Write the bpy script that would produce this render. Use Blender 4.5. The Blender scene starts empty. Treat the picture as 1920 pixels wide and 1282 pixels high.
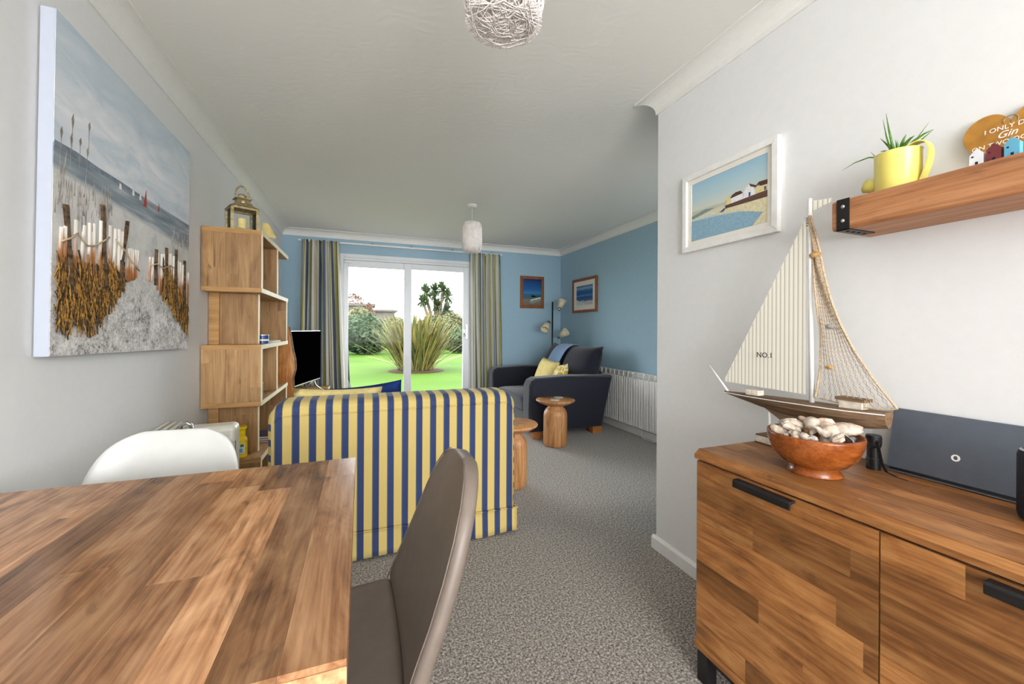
import bpy, bmesh, math, random
from mathutils import Vector, Matrix
random.seed(7)
scene = bpy.context.scene
col = scene.collection
PI = math.pi

# ------------------------------------------------------------------ camera
cam_d = bpy.data.cameras.new('camera'); cam = bpy.data.objects.new('camera', cam_d); col.objects.link(cam)
cam_d.sensor_width = 36.0; cam_d.lens = 747.0 / 1920.0 * 36.0
cam_d.shift_y = -23.0 / 1920.0
cam_d.clip_start = 0.02; cam_d.clip_end = 300
cam.matrix_world = (Matrix.Translation((0, 0, 1.15)) @ Matrix.Rotation(math.radians(-20.75), 4, 'Z')
                    @ Matrix.Rotation(PI / 2, 4, 'X') @ Matrix.Rotation(0.005, 4, 'Z'))
scene.camera = cam

# ------------------------------------------------------------------ world (bright overcast sky)
world = bpy.data.worlds.new('overcast_sky'); scene.world = world; world.use_nodes = True
bg = world.node_tree.nodes['Background']
bg.inputs['Color'].default_value = (0.95, 0.98, 1.0, 1); bg.inputs['Strength'].default_value = 8.0

# ------------------------------------------------------------------ added area light behind the camera, and sky portals at the openings
def area(name, loc, rot, sx, sy, power, color=(1, 1, 1), portal=False):
    l = bpy.data.lights.new(name, 'AREA'); l.shape = 'RECTANGLE'; l.size = sx; l.size_y = sy
    l.energy = power; l.color = color
    o = bpy.data.objects.new(name, l); col.objects.link(o); o.location = loc; o.rotation_euler = rot
    if portal: l.cycles.is_portal = True
    return o
area('rear_fill_area', (0.28, -2.93, 1.42), (PI / 2, 0, 0), 2.1, 1.55, 108, (1.0, 0.99, 0.97))  # added fill standing in for daylight at the unseen rear window
area('added_window_portal', (2.25, 1.50, 1.32), (PI / 2, 0, 0), 1.1, 1.7, 1, portal=True)  # sky portal for the added side window, emits nothing itself
area('patio_door_portal', (0.6, 5.70, 1.05), (-PI / 2, 0, 0), 1.74, 2.1, 1, portal=True)

scene.view_settings.view_transform = 'Standard'; scene.view_settings.look = 'None'
scene.view_settings.exposure = 0.38; scene.view_settings.gamma = 1.0
scene.view_settings.use_curve_mapping = False

# ------------------------------------------------------------------ helpers
def S(r, g, b):
    f = lambda c: (c / 255 / 12.92) if c / 255 <= 0.04045 else ((c / 255 + 0.055) / 1.055) ** 2.4
    return (f(r), f(g), f(b), 1.0)

class MB:
    """collects faces for ONE mesh object"""
    def __init__(self): self.v = []; self.f = []; self.m = []; self.uv = {}
    def add(self, vs, fs, mi=0):
        o = len(self.v); self.v += [tuple(p) for p in vs]
        for q in fs: self.f.append(tuple(i + o for i in q)); self.m.append(mi)
        return self
    def box(self, x0, y0, z0, x1, y1, z1, mi=0):
        vs = [(x, y, z) for z in (z0, z1) for y in (y0, y1) for x in (x0, x1)]
        return self.add(vs, [(0, 2, 3, 1), (4, 5, 7, 6), (0, 1, 5, 4), (2, 6, 7, 3), (0, 4, 6, 2), (1, 3, 7, 5)], mi)
    def loft(self, rings, closed=True, caps=True, mi=0):
        n = len(rings[0]); o = []
        for r in rings: o += r
        fs = []
        for i in range(len(rings) - 1):
            for j in range(n if closed else n - 1):
                k = (j + 1) % n
                fs.append((i * n + j, i * n + k, (i + 1) * n + k, (i + 1) * n + j))
        if caps and closed:
            fs.append(tuple(reversed(range(n)))); fs.append(tuple((len(rings) - 1) * n + j for j in range(n)))
        return self.add(o, fs, mi)
    def tube(self, pts, r, n=8, caps=True, mi=0):
        pts = [Vector(p) for p in pts]; m = len(pts)
        rs = r if isinstance(r, (list, tuple)) else [r] * m
        t0 = (pts[1] - pts[0]).normalized()
        up = Vector((0, 0, 1)) if abs(t0.z) < 0.9 else Vector((1, 0, 0))
        nrm = t0.cross(up).normalized(); rings = []
        for i in range(m):
            t = (pts[min(i + 1, m - 1)] - pts[max(i - 1, 0)])
            t = t.normalized() if t.length > 1e-9 else t0
            nrm = (nrm - t * nrm.dot(t))
            nrm = nrm.normalized() if nrm.length > 1e-6 else t.orthogonal().normalized()
            b = t.cross(nrm)
            rings.append([pts[i] + (nrm * math.cos(2 * PI * k / n) + b * math.sin(2 * PI * k / n)) * rs[i] for k in range(n)])
        return self.loft(rings, True, caps, mi)
    def cyl(self, p0, p1, r0, r1=None, n=16, mi=0):
        return self.tube([p0, p1], [r0, r0 if r1 is None else r1], n, True, mi)
    def lathe(self, prof, c=(0, 0, 0), n=32, mi=0, caps=True):
        rings = [[(c[0] + r * math.cos(2 * PI * k / n), c[1] + r * math.sin(2 * PI * k / n), c[2] + z) for k in range(n)] for r, z in prof]
        return self.loft(rings, True, caps, mi)
    def prism(self, poly, f, t0, t1, mi=0):
        """poly of (a,b); f(a,b,t)->xyz"""
        return self.loft([[f(a, b, t0) for a, b in poly], [f(a, b, t1) for a, b in poly]], True, True, mi)
    def grid(self, P, nu, nv, mi=0):
        """P(i,j) i in 0..nu, j in 0..nv"""
        vs = [P(i, j) for i in range(nu + 1) for j in range(nv + 1)]
        w = nv + 1
        return self.add(vs, [(i * w + j, i * w + j + 1, (i + 1) * w + j + 1, (i + 1) * w + j) for i in range(nu) for j in range(nv)], mi)
    def ball(self, c, r, n=12, m=8, mi=0, jit=0):
        rx, ry, rz = r if isinstance(r, (list, tuple)) else (r, r, r)
        rings = []
        for i in range(m + 1):
            th = PI * min(max(i / m, 0.02), 0.98)
            rings.append([(c[0] + rx * math.sin(th) * math.cos(2 * PI * k / n) * (1 + random.uniform(-jit, jit)),
                           c[1] + ry * math.sin(th) * math.sin(2 * PI * k / n) * (1 + random.uniform(-jit, jit)),
                           c[2] + rz * math.cos(th) * (1 + random.uniform(-jit, jit))) for k in range(n)])
        return self.loft(rings, True, True, mi)
    def mesh(self, name, smooth=False):
        me = bpy.data.meshes.new(name); me.from_pydata(self.v, [], self.f)
        if any(self.m):
            me.polygons.foreach_set('material_index', self.m)
        bm = bmesh.new(); bm.from_mesh(me); bmesh.ops.recalc_face_normals(bm, faces=bm.faces); bm.to_mesh(me); bm.free()
        if smooth: me.polygons.foreach_set('use_smooth', [True] * len(me.polygons))
        me.update(); return me

def obj(name, mb, mat, parent=None, smooth=False, bevel=0, seg=2, sub=0, solid=0, label=None, auto=None, offset=-1):
    me = mb.mesh(name, smooth) if isinstance(mb, MB) else mb
    for m in (mat if isinstance(mat, (list, tuple)) else [mat]): me.materials.append(m)
    o = bpy.data.objects.new(name, me); col.objects.link(o)
    if parent is not None: o.parent = parent
    if solid:
        s = o.modifiers.new('thick', 'SOLIDIFY'); s.thickness = solid; s.offset = offset
    if bevel:
        b = o.modifiers.new('bevel', 'BEVEL'); b.width = bevel; b.segments = seg; b.limit_method = 'ANGLE'; b.angle_limit = 0.6
    if sub:
        s = o.modifiers.new('sub', 'SUBSURF'); s.levels = sub; s.render_levels = sub
    if label: o['label'] = label
    return o
def tag(o, label, cat, group=None):
    o['label'] = label; o['category'] = cat
    if group: o['group'] = group
    return o
def thing(name, label, cat, loc=(0, 0, 0), rotz=0, group=None):
    o = bpy.data.objects.new(name, None); col.objects.link(o); o.empty_display_size = 0.05
    o.location = loc; o.rotation_euler = (0, 0, rotz)
    return tag(o, label, cat, group)
def struct(name, mb, mat, parent=None, **k):
    o = obj(name, mb, mat, parent, **k)
    if parent is None: o['kind'] = 'structure'
    return o
def text_mb(s, size, place, depth=0.0006, font_shear=0.0):
    cu = bpy.data.curves.new('txt', 'FONT'); cu.body = s; cu.size = size; cu.extrude = depth / 2; cu.shear = font_shear
    cu.resolution_u = 3
    o = bpy.data.objects.new('txt', cu); col.objects.link(o)
    dg = bpy.context.evaluated_depsgraph_get()
    me = bpy.data.meshes.new_from_object(o.evaluated_get(dg))
    bpy.data.objects.remove(o); bpy.data.curves.remove(cu)
    for v in me.vertices: v.co = Vector(place(v.co.x, v.co.y, v.co.z))
    return me

# ------------------------------------------------------------------ materials
class NT:
    def __init__(self, name):
        self.mat = bpy.data.materials.new(name); self.mat.use_nodes = True
        self.t = self.mat.node_tree; self.b = self.t.nodes['Principled BSDF']
    def n(self, kind, **kw):
        x = self.t.nodes.new(kind)
        for k, v in kw.items(): setattr(x, k, v)
        return x
    def set(self, sock, v):
        if hasattr(v, 'is_output') or isinstance(v, bpy.types.NodeSocket): self.t.links.new(v, sock)
        else: sock.default_value = v
    def math(self, op, a, b=None, c=None, clamp=False):
        x = self.n('ShaderNodeMath', operation=op, use_clamp=clamp); self.set(x.inputs[0], a)
        if b is not None: self.set(x.inputs[1], b)
        if c is not None: self.set(x.inputs[2], c)
        return x.outputs[0]
    def mix(self, fac, a, b, mode='MIX'):
        x = self.n('ShaderNodeMix', data_type='RGBA', blend_type=mode); self.set(x.inputs[0], fac)
        self.set(x.inputs[6], a); self.set(x.inputs[7], b); return x.outputs[2]
    def ramp(self, fac, stops, interp='LINEAR'):
        x = self.n('ShaderNodeValToRGB'); r = x.color_ramp; r.interpolation = interp
        while len(r.elements) > 1: r.elements.remove(r.elements[-1])
        for i, (p, c) in enumerate(stops):
            e = r.elements[0] if i == 0 else r.elements.new(p)
            e.position = p; e.color = c
        self.set(x.inputs[0], fac); return x.outputs[0]
    def coord(self, which='Object'):
        return self.n('ShaderNodeTexCoord').outputs[which]
    def mapping(self, vec, scale=(1, 1, 1), loc=(0, 0, 0)):
        x = self.n('ShaderNodeMapping'); self.set(x.inputs[0], vec); x.inputs['Scale'].default_value = scale
        x.inputs['Location'].default_value = loc; return x.outputs[0]
    def noise(self, vec, scale, detail=4, rough=0.5, dist=0.0):
        x = self.n('ShaderNodeTexNoise'); self.set(x.inputs['Vector'], vec); x.inputs['Scale'].default_value = scale
        x.inputs['Detail'].default_value = detail; x.inputs['Roughness'].default_value = rough
        x.inputs['Distortion'].default_value = dist; return x.outputs[0]
    def sep(self, vec):
        x = self.n('ShaderNodeSeparateXYZ'); self.set(x.inputs[0], vec); return x.outputs
    def bump(self, h, strength=0.3, dist=0.002):
        x = self.n('ShaderNodeBump'); x.inputs['Strength'].default_value = strength; x.inputs['Distance'].default_value = dist
        self.set(x.inputs['Height'], h); self.t.links.new(x.outputs[0], self.b.inputs['Normal'])
    def rnd(self): return self.n('ShaderNodeObjectInfo').outputs['Random']
    def base(self, v): self.set(self.b.inputs['Base Color'], v)
    def p(self, **kw):
        names = {'rough': 'Roughness', 'metal': 'Metallic', 'spec': 'Specular IOR Level', 'sheen': 'Sheen Weight', 'coat': 'Coat Weight', 'trans': 'Transmission Weight', 'alpha': 'Alpha'}
        for k, v in kw.items(): self.set(self.b.inputs[names[k]], v)
        return self

M = {}
def plain(name, c, rough=0.5, spec=0.4, metal=0.0, var=0.06, scale=30, bump=0, bscale=200, sheen=0.0):
    t = NT(name); v = t.noise(t.coord(), scale, 3)
    d = tuple(x * (1 - var * 2) for x in c[:3]) + (1,); l = tuple(min(1, x * (1 + var)) for x in c[:3]) + (1,)
    t.base(t.ramp(v, [(0.3, d), (0.7, l)])); t.p(rough=rough, spec=spec, metal=metal, sheen=sheen)
    if bump: t.bump(t.noise(t.coord(), bscale, 4), bump, 0.002)
    M[name] = t.mat; return t.mat

def wood(name, dark, mid, light, axis, rough=0.4, along=1.6, across=26, var=0.35, knots=True, spec=0.4, kth=.62):
    """grain runs along `axis`; every separate stave gets its own tone"""
    t = NT(name); r = t.rnd()
    off = t.n('ShaderNodeCombineXYZ'); 
    for i, k in enumerate((17.3, 31.7, 11.9)): t.set(off.inputs[i], t.math('MULTIPLY', r, k))
    add = t.n('ShaderNodeVectorMath', operation='ADD'); t.set(add.inputs[0], t.coord()); t.set(add.inputs[1], off.outputs[0])
    sc = [across] * 3; sc['XYZ'.index(axis)] = along
    v = t.mapping(add.outputs[0], tuple(sc))
    g1 = t.noise(v, 1.0, 6, 0.55, 1.4)
    ss = [across * .3] * 3; ss['XYZ'.index(axis)] = along * .9
    g2 = t.noise(t.mapping(add.outputs[0], tuple(ss)), 1.0, 5, 0.6, 2.2)
    g = t.math('ADD', t.math('MULTIPLY', g1, 0.5), t.math('MULTIPLY', g2, 0.5))
    c = t.ramp(g, [(0.33, dark), (0.47, mid), (0.64, light)])
    if knots:
        sk = [13.0] * 3; sk['XYZ'.index(axis)] = 5.0
        k = t.noise(t.mapping(add.outputs[0], tuple(sk)), 1.0, 4, 0.6, 0.9)
        kd = tuple(x * 0.22 for x in dark[:3]) + (1,)
        c = t.mix(t.ramp(k, [(kth, (0, 0, 0, 1)), (kth + .16, (0.8, 0.8, 0.8, 1))]), c, kd)
    fine = [160.0] * 3; fine['XYZ'.index(axis)] = 6
    fv = t.noise(t.mapping(add.outputs[0], tuple(fine)), 1.0, 3)
    c = t.mix(0.25, c, t.ramp(fv, [(0.35, dark), (0.65, light)]))
    tone = t.ramp(t.math('FRACT', t.math('MULTIPLY', r, 7.31)), [(0.0, (1 - var, 1 - var * 1.05, 1 - var * 1.15, 1)), (1.0, (1 + var * 0.55, 1 + var * 0.5, 1 + var * 0.4, 1))])
    c = t.mix(1.0, c, tone, 'MULTIPLY')
    t.base(c); t.p(rough=rough, spec=spec); t.bump(fv, 0.08, 0.001)
    M[name] = t.mat; return t.mat

plain('white_wall', S(226, 226, 226), 0.75, 0.25, var=0.008, bump=0.04, bscale=90)
plain('blue_wall', S(160, 190, 208), 0.75, 0.25, var=0.012, bump=0.04, bscale=90)
plain('cornice_white', S(232, 231, 227), 0.6, 0.3, var=0.01)
plain('trim_white', S(236, 236, 235), 0.35, 0.4, var=0.01)
plain('upvc', S(226, 229, 234), 0.3, 0.45, var=0.01)
plain('black_metal', S(26, 24, 24), 0.45, 0.4, var=0.05)
plain('black_plastic', S(20, 20, 22), 0.4, 0.4, var=0.05)
plain('chrome', S(200, 200, 200), 0.15, 0.5, metal=1.0, var=0.01)
plain('brass_old', S(172, 156, 118), 0.45, 0.5, metal=0.6, var=0.25, scale=60)
plain('cream_plastic', S(226, 224, 212), 0.3, 0.5, var=0.02)
plain('white_plastic', S(204, 204, 201), 0.3, 0.45, var=0.01)
plain('white_paint', S(236, 235, 232), 0.45, 0.4, var=0.03)
plain('cream_mount', S(234, 230, 220), 0.8, 0.2, var=0.01)
plain('yellow_enamel', S(238, 224, 118), 0.3, 0.5, var=0.03)
plain('yellow_plastic', S(240, 205, 0), 0.35, 0.45, var=0.03)
plain('leaf_green', S(84, 132, 44), 0.45, 0.4, var=0.25, scale=80)
plain('soil', S(60, 44, 32), 0.9, 0.1, var=0.3, scale=120)
plain('navy_cloth', S(37, 38, 49), 0.9, 0.2, var=0.12, scale=300, bump=0.25, bscale=900, sheen=0.25)
plain('grey_leather', S(112, 100, 91), 0.42, 0.4, var=0.04, bump=0.06, bscale=400)
plain('throw_blue', S(124, 154, 190), 0.95, 0.1, var=0.15, scale=260, bump=0.35, bscale=700, sheen=0.3)
plain('cushion_yellow', S(234, 214, 146), 0.9, 0.15, var=0.06, bump=0.15, bscale=500)
plain('cushion_navy', S(30, 52, 110), 0.9, 0.15, var=0.1, bump=0.15, bscale=500)
plain('screen_black', S(2, 2, 3), 0.7, 0.0, var=0.01)
plain('silver_plastic', S(180, 182, 184), 0.35, 0.5, metal=0.6, var=0.02)
plain('laptop_slate', S(94, 101, 112), 0.42, 0.4, metal=0.2, var=0.03, bump=0.03, bscale=800)
plain('speaker_cloth', S(46, 48, 58), 0.85, 0.2, var=0.3, scale=700, bump=0.3, bscale=900)
plain('shade_glass', S(226, 214, 184), 0.5, 0.4, var=0.08, scale=40)
plain('string_white', S(232, 226, 222), 0.8, 0.2, var=0.06)
plain('rope', S(206, 182, 152), 0.9, 0.1, var=0.2, scale=200)
plain('pale_wood', S(226, 216, 200), 0.75, 0.2, var=0.12, scale=60)
plain('tin_blue', S(24, 62, 130), 0.35, 0.5, var=0.1)
plain('navy_ceramic', S(26, 40, 84), 0.3, 0.5, var=0.08)
plain('book_red', S(150, 40, 44), 0.6, 0.3)
plain('book_teal', S(40, 90, 110), 0.6, 0.3)
plain('paper', S(230, 226, 216), 0.7, 0.2, var=0.02)
plain('coaster', S(206, 198, 186), 0.5, 0.4, var=0.15, scale=90)
plain('shell_white', S(200, 184, 168), 0.55, 0.35, var=0.16, scale=120, bump=0.3, bscale=120)
plain('shell_pink', S(216, 190, 172), 0.55, 0.35, var=0.2, scale=90, bump=0.3, bscale=120)
plain('shell_grey', S(178, 172, 168), 0.6, 0.35, var=0.3, scale=160, bump=0.5, bscale=150)
plain('shell_tan', S(214, 170, 110), 0.45, 0.4, var=0.3, scale=140)
plain('gin_wood', S(180, 128, 56), 0.5, 0.3, var=0.14, scale=24)
plain('hut_red', S(116, 52, 56), 0.6, 0.3); plain('hut_blue', S(104, 176, 206), 0.6, 0.3); plain('hut_white', S(226, 228, 232), 0.6, 0.3)
plain('dark_paint', S(30, 34, 50), 0.6, 0.3)
plain('text_white', S(245, 244, 238), 0.6, 0.3, var=0.01); plain('text_black', S(40, 38, 38), 0.7, 0.2)
plain('amber_foot', S(176, 112, 60), 0.45, 0.4, var=0.15)
plain('concrete', S(112, 108, 102), 0.9, 0.1, var=0.12, scale=8)
plain('house_render', S(92, 87, 82), 0.9, 0.1, var=0.1, scale=1.5)
plain('house_roof', S(84, 78, 72), 0.9, 0.1, var=0.15, scale=3)
plain('house_tan', S(104, 84, 66), 0.9, 0.1, var=0.12, scale=2)
plain('bark', S(110, 96, 80), 0.9, 0.1, var=0.3, scale=14)
plain('cover_dark', S(50, 56, 58), 0.7, 0.2, var=0.25, scale=12)

wood('wood_table', S(86, 56, 38), S(166, 118, 82), S(214, 168, 128), 'Y', rough=0.22, along=3.2, across=22, var=0.46, kth=.58)
wood('wood_side_y', S(84, 50, 24), S(150, 96, 50), S(192, 138, 84), 'Y', rough=0.4, along=3.0, var=0.42, kth=.59)
wood('wood_oak_z', S(112, 80, 46), S(162, 122, 78), S(190, 152, 106), 'Z', rough=0.55, var=0.14, across=18)
wood('wood_oak_y', S(122, 88, 52), S(172, 132, 84), S(200, 160, 112), 'Y', rough=0.55, var=0.1, across=18)
wood('wood_oak_x', S(136, 98, 52), S(176, 132, 78), S(200, 158, 104), 'X', rough=0.55, var=0.06, across=18, knots=False)
wood('wood_shelf', S(120, 72, 42), S(168, 112, 72), S(204, 150, 106), 'Y', rough=0.5, var=0.05)
wood('wood_stool', S(120, 74, 40), S(172, 118, 72), S(206, 156, 104), 'Z', rough=0.4, var=0.1, across=30)
wood('wood_slab', S(96, 48, 14), S(176, 104, 40), S(222, 166, 92), 'Z', rough=0.35, var=0.05, across=14)
wood('wood_hull', S(64, 46, 30), S(110, 84, 60), S(150, 122, 94), 'Y', rough=0.7, var=0.05, across=60)
wood('wood_bowl', S(78, 34, 10), S(132, 66, 24), S(166, 94, 42), 'X', rough=0.22, along=8, across=22, var=0.05, knots=False)
wood('wood_frame', S(92, 48, 20), S(136, 78, 38), S(164, 104, 58), 'Z', rough=0.4, var=0.1, across=60, knots=False)
M['edge_cream'] = plain('edge_cream', S(232, 222, 190), 0.5, 0.3, var=0.03)

# carpet
t = NT('carpet'); v = t.coord(); a = t.noise(v, 120, 3, 0.75); b2 = t.noise(v, 60, 2); 
t.base(t.mix(0.35, t.ramp(a, [(0.36, S(48, 44, 40)), (0.5, S(150, 142, 134)), (0.64, S(232, 226, 218))]), t.ramp(b2, [(0.35, S(104, 98, 92)), (0.65, S(160, 152, 144))])))
t.p(rough=1.0, spec=0.05, sheen=0.2); t.bump(a, 0.9, 0.006); M['carpet'] = t.mat
# ceiling: combed plaster swirls
t = NT('ceiling_plaster'); v = t.coord()
w = t.n('ShaderNodeTexWave', wave_type='RINGS'); w.inputs['Scale'].default_value = 9; w.inputs['Distortion'].default_value = 16
w.inputs['Detail'].default_value = 2; w.inputs['Detail Scale'].default_value = 0.7; t.set(w.inputs['Vector'], v)
h = t.math('MULTIPLY', w.outputs[1], t.noise(v, 5, 2)); t.base(S(234, 233, 228)); t.p(rough=0.85, spec=0.2); t.bump(h, 0.16, 0.004); M['ceiling'] = t.mat
# glass (thin clear pane)
t = NT('clear_glass'); tr = t.n('ShaderNodeBsdfTransparent'); gl = t.n('ShaderNodeBsdfGlossy'); gl.inputs['Roughness'].default_value = 0.02
fr = t.n('ShaderNodeFresnel'); fr.inputs['IOR'].default_value = 1.1; mx = t.n('ShaderNodeMixShader')
t.t.links.new(fr.outputs[0], mx.inputs[0]); t.t.links.new(tr.outputs[0], mx.inputs[1]); t.t.links.new(gl.outputs[0], mx.inputs[2])
t.t.links.new(mx.outputs[0], t.t.nodes['Material Output'].inputs[0]); M['glass'] = t.mat
# grass
t = NT('lawn_grass'); v = t.coord(); t.base(t.ramp(t.mix(0.5, t.noise(v, 60, 4, 0.7), t.noise(v, 0.5, 3)), [(0.35, S(50, 76, 20)), (0.6, S(64, 90, 28))]))
t.p(rough=0.9, spec=0.1); t.bump(t.noise(v, 60, 4), 0.6, 0.03); M['grass'] = t.mat
def foliage(name, a, b):
    t = NT(name); v = t.noise(t.coord(), 3.5, 4, 0.7); t.base(t.ramp(v, [(0.35, a), (0.65, b)])); t.p(rough=0.7, spec=0.2); M[name] = t.mat
foliage('leaf_flax', S(44, 58, 40), S(92, 92, 44)); foliage('leaf_flax_yellow', S(96, 86, 36), S(132, 118, 66)); foliage('leaf_hedge', S(26, 42, 28), S(58, 78, 48))
foliage('leaf_olive', S(58, 64, 40), S(92, 92, 60)); foliage('leaf_rust', S(70, 50, 38), S(104, 80, 64)); foliage('leaf_palm', S(36, 54, 30), S(76, 90, 54))
# striped upholstery: one material for stripes that change along X, one for Z, one for Y
def stripes(name, axis, x0, p):
    t = NT(name); c = t.sep(t.coord())['XYZ'.index(axis)]
    f = t.math('FRACT', t.math('DIVIDE', t.math('SUBTRACT', c, x0), p))
    yel, blu, grn = S(206, 182, 112), S(52, 66, 108), S(100, 104, 92)
    t.base(t.ramp(f, [(0.0, grn), (0.03, blu), (0.41, grn), (0.44, yel), (0.97, grn)], 'CONSTANT'))
    t.p(rough=0.85, spec=0.2, sheen=0.1); t.bump(t.noise(t.coord(), 900, 2), 0.2, 0.001); M[name] = t.mat
stripes('stripe_x', 'X', -0.372, 0.0715); stripes('stripe_z', 'Z', 0.03, 0.0715); stripes('stripe_y', 'Y', 0.03, 0.0715)
# curtain stripes across the cloth
t = NT('curtain_cloth'); u = t.sep(t.coord('UV'))[0]
seq = [(0, S(206, 202, 190)), (.12, S(132, 150, 164)), (.19, S(206, 202, 190)), (.27, S(150, 148, 58)), (.37, S(196, 190, 168)), (.44, S(82, 92, 112)), (.56, S(212, 210, 202)), (.68, S(168, 182, 176)), (.74, S(176, 172, 84)), (.84, S(100, 92, 76)), (.88, S(92, 106, 130)), (.95, S(200, 196, 180))]
t.base(t.ramp(t.math('FRACT', u), seq, 'CONSTANT')); t.p(rough=0.9, spec=0.1); t.bump(t.noise(t.coord(), 700, 2), 0.15, 0.001); M['curtain'] = t.mat
# patterned yellow cushion
t = NT('cushion_print'); w = t.n('ShaderNodeTexVoronoi', feature='DISTANCE_TO_EDGE'); t.set(w.inputs['Vector'], t.coord()); w.inputs['Scale'].default_value = 16
t.base(t.ramp(w.outputs[0], [(0.0, S(232, 224, 196)), (0.10, S(204, 172, 48))], 'CONSTANT')); t.p(rough=0.9, spec=0.1); M['cushion_print'] = t.mat
# sail canvas with thin stripes
t = NT('sail_stripe'); c = t.sep(t.coord())[1]; f = t.math('FRACT', t.math('DIVIDE', c, 0.0145))
t.base(t.ramp(f, [(0.0, S(168, 160, 140)), (0.16, S(238, 234, 222)), (0.80, S(216, 210, 194)), (0.90, S(238, 234, 222))], 'CONSTANT')); t.p(rough=0.9, spec=0.1); M['sail'] = t.mat
# painted beach canvas: flat paint on the picture's own u (Y) and v (Z)
t = NT('beach_paint'); v = t.coord(); s = t.sep(v); U, V = s[1], s[2]
n1 = t.noise(t.mapping(v, (1, 2.2, 7.0)), 1.6, 5, 0.6, 0.8); n2 = t.noise(v, 9, 5, 0.65); n3 = t.mix(0.45, t.noise(v, 90, 4, 0.8), t.noise(v, 14, 4, 0.7)); n4 = t.noise(t.mapping(v, (1, 3, 26)), 1.5, 4)
sky = t.ramp(n1, [(0.3, S(188, 204, 216)), (0.5, S(218, 223, 230)), (0.7, S(234, 236, 240))])
sky = t.mix(t.math('MULTIPLY', t.math('SUBTRACT', V, 0.80, clamp=True), 2.2), sky, S(168, 190, 206))
sea = t.ramp(n4, [(0.3, S(112, 126, 138)), (0.55, S(148, 158, 166)), (0.75, S(198, 202, 206))])
sand = t.ramp(n2, [(0.3, S(178, 176, 174)), (0.5, S(214, 213, 210)), (0.7, S(226, 225, 222))])
grit = t.ramp(n3, [(0.38, S(84, 78, 76)), (0.48, S(190, 186, 184)), (0.62, S(240, 238, 236))])
sand = t.mix(t.math('MULTIPLY', t.math('SUBTRACT', t.math('ADD', 0.30, t.math('MULTIPLY', n2, 0.12)), V, clamp=True), 5.0, clamp=True), sand, grit)
sl = t.math('ADD', 0.575, t.math('MULTIPLY', U, -0.045))
isea = t.math('MULTIPLY', t.math('SUBTRACT', t.math('ADD', V, t.math('MULTIPLY', n2, 0.03)), sl), 45, clamp=True)
hz = t.math('ADD', 0.640, t.math('MULTIPLY', U, 0.012))
isky = t.math('MULTIPLY', t.math('SUBTRACT', V, hz), 160, clamp=True)
t.base(t.mix(isky, t.mix(isea, sand, sea), sky)); t.p(rough=0.75, spec=0.25); t.bump(n3, 0.12, 0.003); M['beach_paint'] = t.mat
plain('canvas_edge', S(184, 190, 204), 0.8, 0.2, var=0.01)
t = NT('stick_paint'); n = t.noise(t.mapping(t.coord(), (1, 30, 5)), 1.2, 3); hi = t.sep(t.coord())[2]
k = t.math('ADD', t.math('MULTIPLY', n, 0.75), t.math('MULTIPLY', t.math('SUBTRACT', hi, 0.30), 2.6))
t.base(t.ramp(k, [(0.2, S(110, 70, 36)), (0.42, S(166, 110, 64)), (0.56, S(232, 226, 216))])); t.p(rough=0.7, spec=0.2); M['stick_paint'] = t.mat
plain('stick_dark', S(96, 78, 60), 0.8, 0.2, var=0.4, scale=60); plain('straw_gold', S(164, 122, 58), 0.8, 0.2, var=0.35, scale=90); plain('straw_dark', S(80, 62, 40), 0.8, 0.2, var=0.45, scale=90)
plain('grass_paint', S(184, 178, 172), 0.8, 0.2, var=0.25, scale=40); plain('reed_paint', S(150, 144, 134), 0.8, 0.2, var=0.2); plain('headland_paint', S(128, 138, 150), 0.8, 0.2, var=0.15); plain('red_paint', S(166, 70, 62), 0.7, 0.2)
# small paintings: bands of colour over the picture's own Z
def bands(name, stops, nscale=(1, 1.5, 9), amt=0.05):
    t = NT(name); v = t.coord('Generated'); n = t.noise(t.mapping(v, nscale), 3.0, 4, 0.6)
    f = t.math('ADD', t.sep(v)[2], t.math('MULTIPLY', t.math('SUBTRACT', n, 0.5), amt * 4)); t.base(t.ramp(f, stops)); t.p(rough=0.35, spec=0.4); M[name] = t.mat
bands('seaside_paint', [(0.0, S(150, 186, 208)), (0.28, S(168, 196, 210)), (0.36, S(196, 208, 204)), (0.42, S(214, 210, 180)), (0.49, S(176, 184, 172)), (0.53, S(206, 210, 196)), (0.7, S(180, 204, 210)), (1.0, S(150, 190, 212))], (1, 1.5, 8), 0.02)
bands('boat_photo', [(0.0, S(116, 98, 84)), (0.2, S(128, 116, 100)), (0.28, S(66, 100, 108)), (0.42, S(22, 106, 146)), (0.46, S(60, 128, 172)), (0.6, S(30, 94, 160)), (1.0, S(10, 44, 104))], (1, 1, 6), 0.01)
bands('wave_photo', [(0.0, S(196, 190, 190)), (0.16, S(206, 200, 196)), (0.24, S(60, 110, 156)), (0.4, S(26, 76, 136)), (0.5, S(90, 140, 186)), (0.56, S(24, 78, 146)), (0.75, S(40, 100, 160)), (0.86, S(140, 176, 206)), (1.0, S(22, 70, 136))], (1, 1.3, 5), 0.05)
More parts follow.
